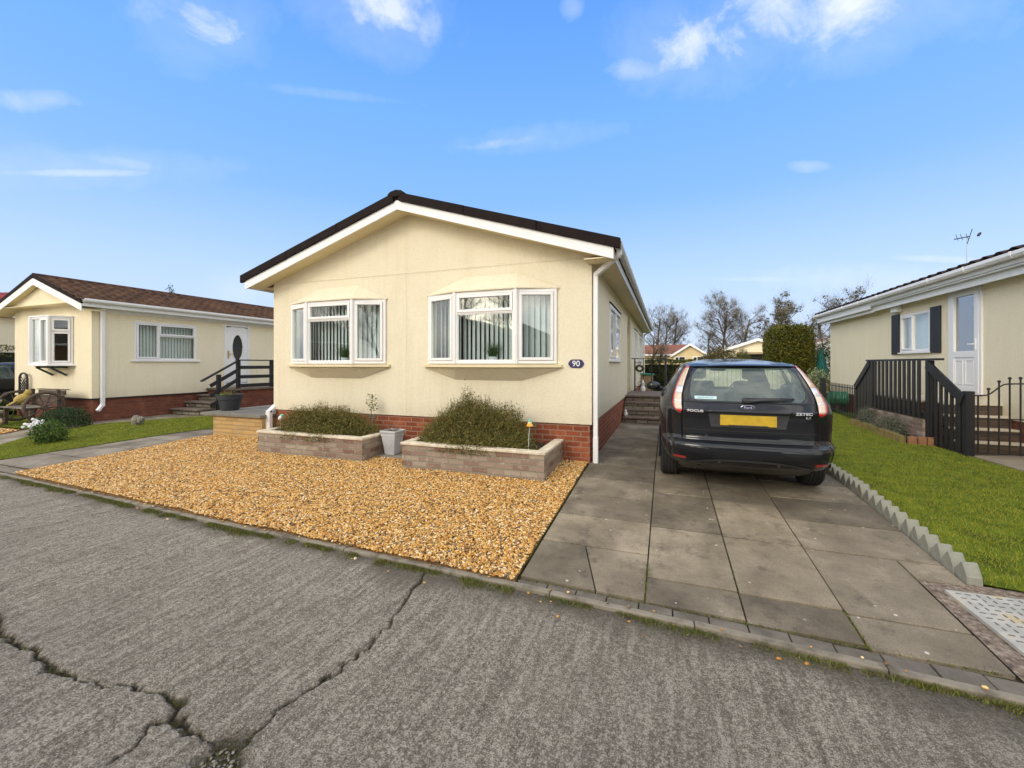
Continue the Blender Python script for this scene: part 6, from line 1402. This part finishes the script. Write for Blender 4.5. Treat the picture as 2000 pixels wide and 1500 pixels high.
mb = MB(); mb.prism([(4.33, 8.32, .0), (5.19, 8.6, .0), (5.19, 5.4, -.015), (4.45, 6.6, .0), (4.33, 7.3, 0)], (0, 0, .024)); tag(build('gate_path', mb, pm('pale_slab', (.30, .25, .18, 1), (.22, .18, .13, 1), 4, .9, bs=70, bst=.3)), kind='structure')
# low bar fence, its post, green tank
lf = thing('bar_fence', 'low black iron bar fence beyond the parked car', 'fence', (4.5, 13.9, 0)); mb = MB(); p0, p1 = Vector((4.44, 12.5, 0)), Vector((4.60, 15.0, 0))
for i in range(20): q = p0.lerp(p1, i / 19); mb.tube([q + Vector((0, 0, .02)), q + Vector((0, 0, .86))], .010, 5)
build('bars', mb, BLKI, lf); mb = MB()
for z in (.10, .78): mb.tube([p0 + Vector((0, 0, z)), p1 + Vector((0, 0, z))], .012, 5)
build('rails', mb, BLKI, lf); mb = MB(); mb.box(4.44, 4.56, 15.2, 15.32, 0, .98); build('post', mb, BLKW, lf, bevel=.006)
tk = thing('green_tank', 'ribbed green plastic tank lying by the brick base behind the bar fence', 'tank', (4.88, 15.3, 0)); Mx = Matrix.Translation((4.66, 15.3, .36)) @ Matrix.Rotation(R(90), 4, 'Y'); prof = [(.02, .0), (.14, .005), (.19, .03)]
for i in range(8): z = .045 + i * .05; prof += [(.20, z), (.212, z + .012), (.212, z + .03), (.20, z + .042)]
prof += [(.19, .455), (.13, .48), (.02, .485)]; mb = MB(); mb.lathe(prof, (0, 0, 0), 24, Mx); build('barrel', mb, GREENP, tk, smooth=True)
mb = MB(); mb.box(4.72, 4.78, 15.12, 15.48, 0, .18); mb.box(5.0, 5.06, 15.12, 15.48, 0, .18); build('feet', mb, BLKI, tk)
ap = thing('covered_parasol', 'folded teal parasol on a pole beyond the right house corner', 'parasol', (5.4, 18.5, 0)); mb = MB(); mb.tube([(5.4, 18.5, 0), (5.4, 18.5, 2.0)], .022, 8); build('pole', mb, BLKI, ap)
mb = MB(); vs = []; n_ = 24
for z, r_ in ((.62, .06), (.8, .13), (1.05, .17), (1.3, .15), (1.6, .09), (1.85, .04), (1.98, .02)):
    for j in range(n_): a = 2 * math.pi * j / n_; q = r_ * (1 + .28 * math.cos(a * 7 + z * 2)); vs.append((5.4 + math.cos(a) * q, 18.5 + math.sin(a) * q, z))
mb.add(vs, [(i * n_ + j, i * n_ + (j + 1) % n_, (i + 1) * n_ + (j + 1) % n_, (i + 1) * n_ + j) for i in range(6) for j in range(n_)]); build('canopy', mb, TEAL, ap, smooth=True)
# aerial on the right roof
ax, ay, az = 6.5, 12.66, 4.32
ae = thing('television_aerial', 'small black television aerial on a thin mast above the roof of the right house', 'aerial', (ax, ay, 3.55)); mb = MB(); mb.tube([(ax, ay, 3.50), (ax, ay, 4.30)], .007, 5); build('mast', mb, LGREY, ae)
mb = MB(); mb.tube([(ax - .22, ay, az - .03), (ax + .05, ay, az + .01)], .012, 5)
for f in (-.2, -.12, -.02): mb.tube([(ax + f, ay - .1, az - .08), (ax + f + .06, ay + .1, az + .10)], .006, 4)
mb.tube([(ax + .01, ay, az - .16), (ax + .10, ay, az + .18)], .008, 4); mb.ell((ax + .22, ay, az + .04), (.03, .03, .055), 8, 6, M=Matrix.Rotation(.6, 3, 'Y')); build('antenna', mb, BLKI, ae)

# ================================================================== BEHIND THE HOUSES
hedge('hedge', 'dark clipped hedge across the end of the driveway behind the porch', -4.2, 1.25, 20.9, 21.9, 1.60, HEDG, 30000, .055)
gf = thing('garden_fence', 'pale vertical board fence seen through the rear window of the car', 'fence', (2.3, 15.6, 0)); mb = MB()
for i in range(22): x = .9 + i * .13; mb.box(x, x + .118, 15.6, 15.62, .05, 1.22 + random.uniform(-.008, .008))
build('boards', mb, pm('pale_board', (.75, .66, .46, 1), (.6, .5, .34, 1), 7, .85, bs=40, bst=.3), gf); mb = MB()
for z in (.3, .95): mb.box(.9, 3.75, 15.625, 15.66, z, z + .07)
build('rails', mb, TAN, gf)
def topiary():
    t = thing('clipped_conifer', 'tall rounded block of clipped yellow green conifer behind the parked car', 'shrub', (4.42, 18.8, 0)); n = 52000
    d = rng.normal(size=(n, 3)); d /= np.linalg.norm(d, axis=1)[:, None]; q = (np.abs(d) ** 6).sum(1) ** (-1 / 6); d = d * q[:, None]
    lum = 1 + .10 * (vnoise(d[:, 0] * 3 + 30, d[:, 2] * 3 + d[:, 1] * 2 + 30, .5, 77) - .5) + .05 * (vnoise(d[:, 0] * 3 + 30, d[:, 2] * 3 + d[:, 1] * 2 + 30, .16, 78) - .5)
    P = d * (rng.random(n) ** .12 * lum)[:, None] * [.76, .72, 1.36] + [4.42, 18.8, 1.50]; P = P[P[:, 2] > .05]
    leaves('foliage', P, .065, leafmat('conifer_leaf', [(.14, .145, .012, 1), (.09, .10, .012, 1), (.24, .21, .018, 1), (.05, .06, .010, 1), (.10, .10, .015, 1), (.14, .10, .02, 1)], lowf=(2.2, (.07, .08, .012, 1))), t, .5)
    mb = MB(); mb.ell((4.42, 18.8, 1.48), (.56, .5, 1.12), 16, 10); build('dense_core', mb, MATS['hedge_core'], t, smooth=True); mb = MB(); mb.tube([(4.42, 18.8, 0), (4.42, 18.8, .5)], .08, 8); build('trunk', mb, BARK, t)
topiary()
RUS = leafmat('russet_leaf', [(.12, .085, .03, 1), (.09, .07, .03, 1), (.16, .12, .05, 1), (.06, .05, .02, 1), (.11, .12, .03, 1)])
shrub('russet_hedge', 'brown leafed shrub mass above the car roof between the distant houses', (2.75, 26, 1.1), (1.05, .8, 1.25), 15000, RUS, .08, .3, 11)
shrub('green_conifer', 'small green bush at the right end of the brown shrub mass', (3.95, 25.7, 1.05), (.45, .5, 1.15), 6000, HEDG, .06, .2, 12)
shrub('variegated_shrub', 'pale variegated shrub beside the folded teal parasol', (5.05, 17.6, .75), (.36, .35, .50), 2600, leafmat('variegated_leaf', [(.30, .32, .16, 1), (.12, .18, .06, 1), (.45, .45, .30, 1), (.08, .13, .05, 1)]), .05, .3, 13)
shrub('dark_evergreen', 'dark evergreen bush behind the parasol beside the right house', (6.4, 21.5, .9), (.9, .8, 1.3), 9000, SHB, .07, .3, 14)
shrub('tan_shrub', 'straw coloured clump at the foot of the folded parasol', (5.55, 17.6, .35), (.4, .3, .55), 2600, leafmat('straw_leaf', [(.30, .22, .12, 1), (.22, .16, .09, 1), (.38, .30, .18, 1)]), .06, .3, 15)
def gable_house(lab, cx, y, w, L, ze, zp, wallm, roofm, wins=(), over=.25, group=None):
    t = thing('bungalow', lab, 'house', (cx, y, 0), group); a, b = cx - w / 2, cx + w / 2
    mb = MB(); mb.prism([(a, y, 0), (b, y, 0), (b, y, ze), (cx, y, zp - .12), (a, y, ze)], (0, L, 0)); build('wall', mb, wallm, t); sl = (zp - ze) / (w / 2)
    mb = MB()
    for s_, e in ((-1, a - over), (1, b + over)): z_ = zp - sl * abs(e - cx) + .0; mb.prism([(e, y - .3, z_), (cx, y - .3, zp), (cx, y - .3, zp - .1), (e, y - .3, z_ - .1)], (0, L + .5, 0))
    build('roof', mb, roofm, t); mb = MB()
    for s_, e in ((-1, a - over), (1, b + over)): z_ = zp - sl * abs(e - cx); mb.prism([(e, y - .34, z_ + .02), (cx, y - .34, zp + .02), (cx, y - .34, zp - .20), (e, y - .34, z_ - .20)], (0, .035, 0))
    mb.box(a - over - .02, a - over + .08, y - .3, y + L, ze - .22, ze - .1); mb.box(b + over - .08, b + over + .02, y - .3, y + L, ze - .22, ze - .1); build('bargeboard', mb, WHITEP, t)
    for x0, x1, z0, z1 in wins: window([((x0, y - .03), (x1, y - .03), [(0, 0, .4, 1, True), (.4, 0, 1, 1, False)])], z0, z1, t, 'window', glass=DARKG)
    return t
PINKR = pm('russet_roof', (.25, .09, .05, 1), (.17, .06, .035, 1), 3, .85); BEIGE = pm('beige_render', (.66, .52, .30, 1), (.6, .47, .27, 1), 2, .9)
hA = gable_house('distant cream house with brown roof and white gable behind the driveway hedge', 2.25, 45, 3.1, 8, 2.42, 3.42, BEIGE, PINKR, [(.85, 1.85, 1.45, 2.15), (2.5, 3.5, 1.45, 2.15)])
mb = MB(); mb.box(-7, .7, 46, 52, 0, 2.4); build('side_wall', mb, BEIGE, hA); mb = MB(); mb.prism([(-7.3, 45.7, 2.42), (-7.3, 48.7, 3.5), (-7.3, 51.7, 2.42)], (9.5, 0, 0)); build('side_roof', mb, PINKR, hA); mb = MB(); mb.box(-7.3, .65, 45.6, 45.75, 2.25, 2.42); build('side_gutter', mb, WHITEP, hA)
hB = gable_house('distant pale house with red brown roof and dark carport between the shrub and the conifer', 6.85, 38, 6.4, 9, 2.35, 3.42, CREAM2, PINKR, [], .3)
mb = MB(); mb.box(5.3, 8.6, 36.2, 37.6, 2.15, 2.3); build('carport_roof', mb, TAN, hB); mb = MB(); mb.box(5.4, 8.5, 36.4, 37.9, .1, 2.14); build('carport_shade', mb, pm('deep_shade', (.012, .012, .012, 1), (.01, .01, .01, 1), 3, .95), hB)  # solid dark box under the carport roof, its shade put into the colour
hC = gable_house('pale distant house with russet roof behind the parasol', 13.2, 42, 5.5, 8, 2.6, 3.7, WHITEP, PINKR, [])

# ---- winter trees
def winter_tree(lab, base, h, stems, seed, spread=.55, leafn=1400, twn=5200, lean=0.0, leafm=None, sz=.16, z0=0):
    r_ = random.Random(seed); t = thing('winter_tree', lab, 'tree', (base[0], base[1], z0), 'bare trees beyond the houses'); mb = MB(); tips = []
    def grow(p, d, L, rad, lev):
        pts = [p]; n_ = 4 if lev < 2 else 3; q = p.copy(); dd = d.copy()
        for i in range(n_):
            dd = (dd + Vector((r_.gauss(0, .16), r_.gauss(0, .16), r_.gauss(.05, .10))) * (1 if lev else .35)).normalized(); q = q + dd * (L / n_); pts.append(q.copy())
        mb.tube(pts, [rad * (1 - .55 * i / n_) for i in range(n_ + 1)], 6 if lev < 2 else 4, caps=False)
        if lev >= 4: tips.append((q, dd)); return
        k_ = 13 if lev == 0 else 4
        for i in range(k_):
            f = (.32 + .68 * (i + r_.random() * .5) / k_) if lev == 0 else (.25 + .75 * (i + r_.random()) / k_); j = min(n_ - 1, int(f * n_)); pt = pts[j].lerp(pts[j + 1], f * n_ - j)
            a = r_.random() * 6.283; sp = spread * (1.25 - .5 * f) * (1.5 if lev == 0 else 1.1); side = Vector((math.cos(a), math.sin(a), r_.uniform(-.05, .40)))
            nd = (dd * (1 - .45 * sp) + side * sp).normalized(); grow(pt, nd, L * (.44 if lev == 0 else .56) * r_.uniform(.7, 1.15) * (1.35 - .75 * f if lev == 0 else 1.2 - .4 * f), rad * (.36 if lev == 0 else .5) * (1.1 - .4 * f), lev + 1)
        if lev: tips.append((q, dd))
    for (dx, dy, ll, hf) in stems:
        grow(Vector((base[0] + dx, base[1] + dy, z0)), Vector((ll, 0, 1)).normalized(), h * hf * .80, h * .016 * hf + .03, 0)
    build('trunk', mb, BARK, t, fixn=False, smooth=True)
    T = np.array([list(q) for q, d in tips]); Dn = np.array([list(d) for q, d in tips]); ii = rng.integers(0, len(T), twn)
    P = T[ii] + rng.normal(0, h * .018, (twn, 3)); dr = Dn[ii] * .6 + rng.normal(0, .55, (twn, 3))
    blades('twigs', P, h * .062, h * .0012 + .004, TWIG, t, dirs=dr, lean=.1)
    ii = rng.integers(0, len(T), max(1, leafn // 13)); c_ = np.repeat(T[ii], 9, 0); P = c_ + rng.normal(0, h * .012, c_.shape); leaves('clinging_leaves', P, sz, leafm or TLEAF, t, .5)
    return t
TWIG = leafmat('twig', [(.17, .14, .11, 1), (.12, .095, .075, 1), (.22, .19, .155, 1), (.28, .24, .20, 1)], rough=.9); TLEAF = leafmat('withered_leaf', [(.12, .105, .07, 1), (.08, .07, .05, 1), (.17, .145, .09, 1), (.09, .10, .06, 1)], rough=.9)
def at(px, D_):   # point at camera depth D_ metres in the direction of a pixel column
    l = (px - 1000) / 820 * D_; return (-math.sin(TH) * D_ + math.cos(TH) * l, math.cos(TH) * D_ + math.sin(TH) * l)
winter_tree('broad twin trunked bare tree behind the far end of the cream house', at(1300, 68), 11.2, [(-.9, 0, -.10, 1), (.9, 0, .06, 1.0), (0, .6, .02, .85)], 3, .75, 2600, 9000)
winter_tree('tall slender bare tree with clustered leaves left of the clipped conifer', at(1409, 62), 11.9, [(0, 0, .03, 1)], 8, .62, 2600, 6500, sz=.2)
winter_tree('forked spreading bare tree between the slender tree and the clipped conifer', at(1437, 60), 10.4, [(-.3, 0, -.12, 1), (.3, 0, .16, .95)], 12, .85, 1800, 7500)
winter_tree('bare tree with dark leaf clusters rising behind the clipped conifer', at(1524, 60), 11.0, [(0, 0, .02, 1)], 21, .60, 3600, 4500, sz=.26)
winter_tree('pale bare tree behind the end of the right house', at(1642, 55), 11.3, [(0, 0, .0, 1), (-1, 0, -.15, .8)], 31, .7, 2600, 6500, sz=.24)
winter_tree('small bare shrub tree behind the far corner of the cream house', at(1272, 30), 3.9, [(0, 0, .05, 1), (.3, 0, .2, .8)], 41, .8, 300, 2600, sz=.08, leafm=leafmat('budding_leaf', [(.2, .15, .07, 1), (.14, .10, .05, 1)]))
winter_tree('low bare tree left of the forked tree', at(1385, 66), 7.0, [(0, 0, -.1, 1)], 51, .9, 700, 4200)
winter_tree('low spreading bare tree right of the forked tree', at(1490, 66), 7.6, [(0, 0, .1, 1)], 55, .9, 700, 4200)
winter_tree('bare bush beside the end wall of the right house', at(1612, 33), 4.2, [(0, 0, .05, 1)], 61, .8, 900, 2600, sz=.1)
shrub('conifer_top', 'dark conifer tip showing above the roof of the left house', (*at(333, 46), 5.3), (1.0, 1.0, 3.9), 9000, SHB, .16, .3, 71, cat='tree')

# ---- across the road behind the camera (seen in the window reflections)
hE = gable_house('cream house across the road, reflected in the bow windows', -9.5, -15.5, 6, 8, 2.6, 3.7, BRICK2, TILED, [], .3)
hF = gable_house('second house across the road, reflected in the bow windows', 2.5, -17, 6, 8, 2.7, 3.8, BRICK2, TILED, [], .3)
gable_house('third house across the road, reflected in the left bow window', -25.5, -15, 8, 8, 3.0, 5.0, BRICK2, TILED, [], .3)
hedge('hedge', 'hedge across the road, reflected in the bow windows', -26, -13.5, -14.6, -13.6, 1.9, HEDG, 9000, .12); hedge('hedge', 'second hedge across the road, reflected in the bow windows', -5.5, -1.2, -14.2, -13.2, 1.6, HEDG, 5000, .12)
for i, (x, y, h_, sd) in enumerate(((-13.5, -26, 12, 101), (-32, -24, 11, 111), (-7.5, -25, 10, 103), (-3.0, -27, 12, 105), (-20, -28, 11, 107), (4, -29, 12, 109))):
    winter_tree('bare tree across the road reflected in the bow windows, number %s from the left' % ('three', 'one', 'four', 'five', 'two', 'six')[i], (x, y), h_, [(0, 0, .05, 1), (.5, 0, -.2, .8)], sd, .75, 900, 6000)

# second car: a copy of the first with all its parts, parked beyond the left house
refresh_kids()
c2 = copy_thing(car, (-18.1, 7.3, 0), 'black car parked beyond the left house, half hidden by its corner'); c2.name = 'parked_car'
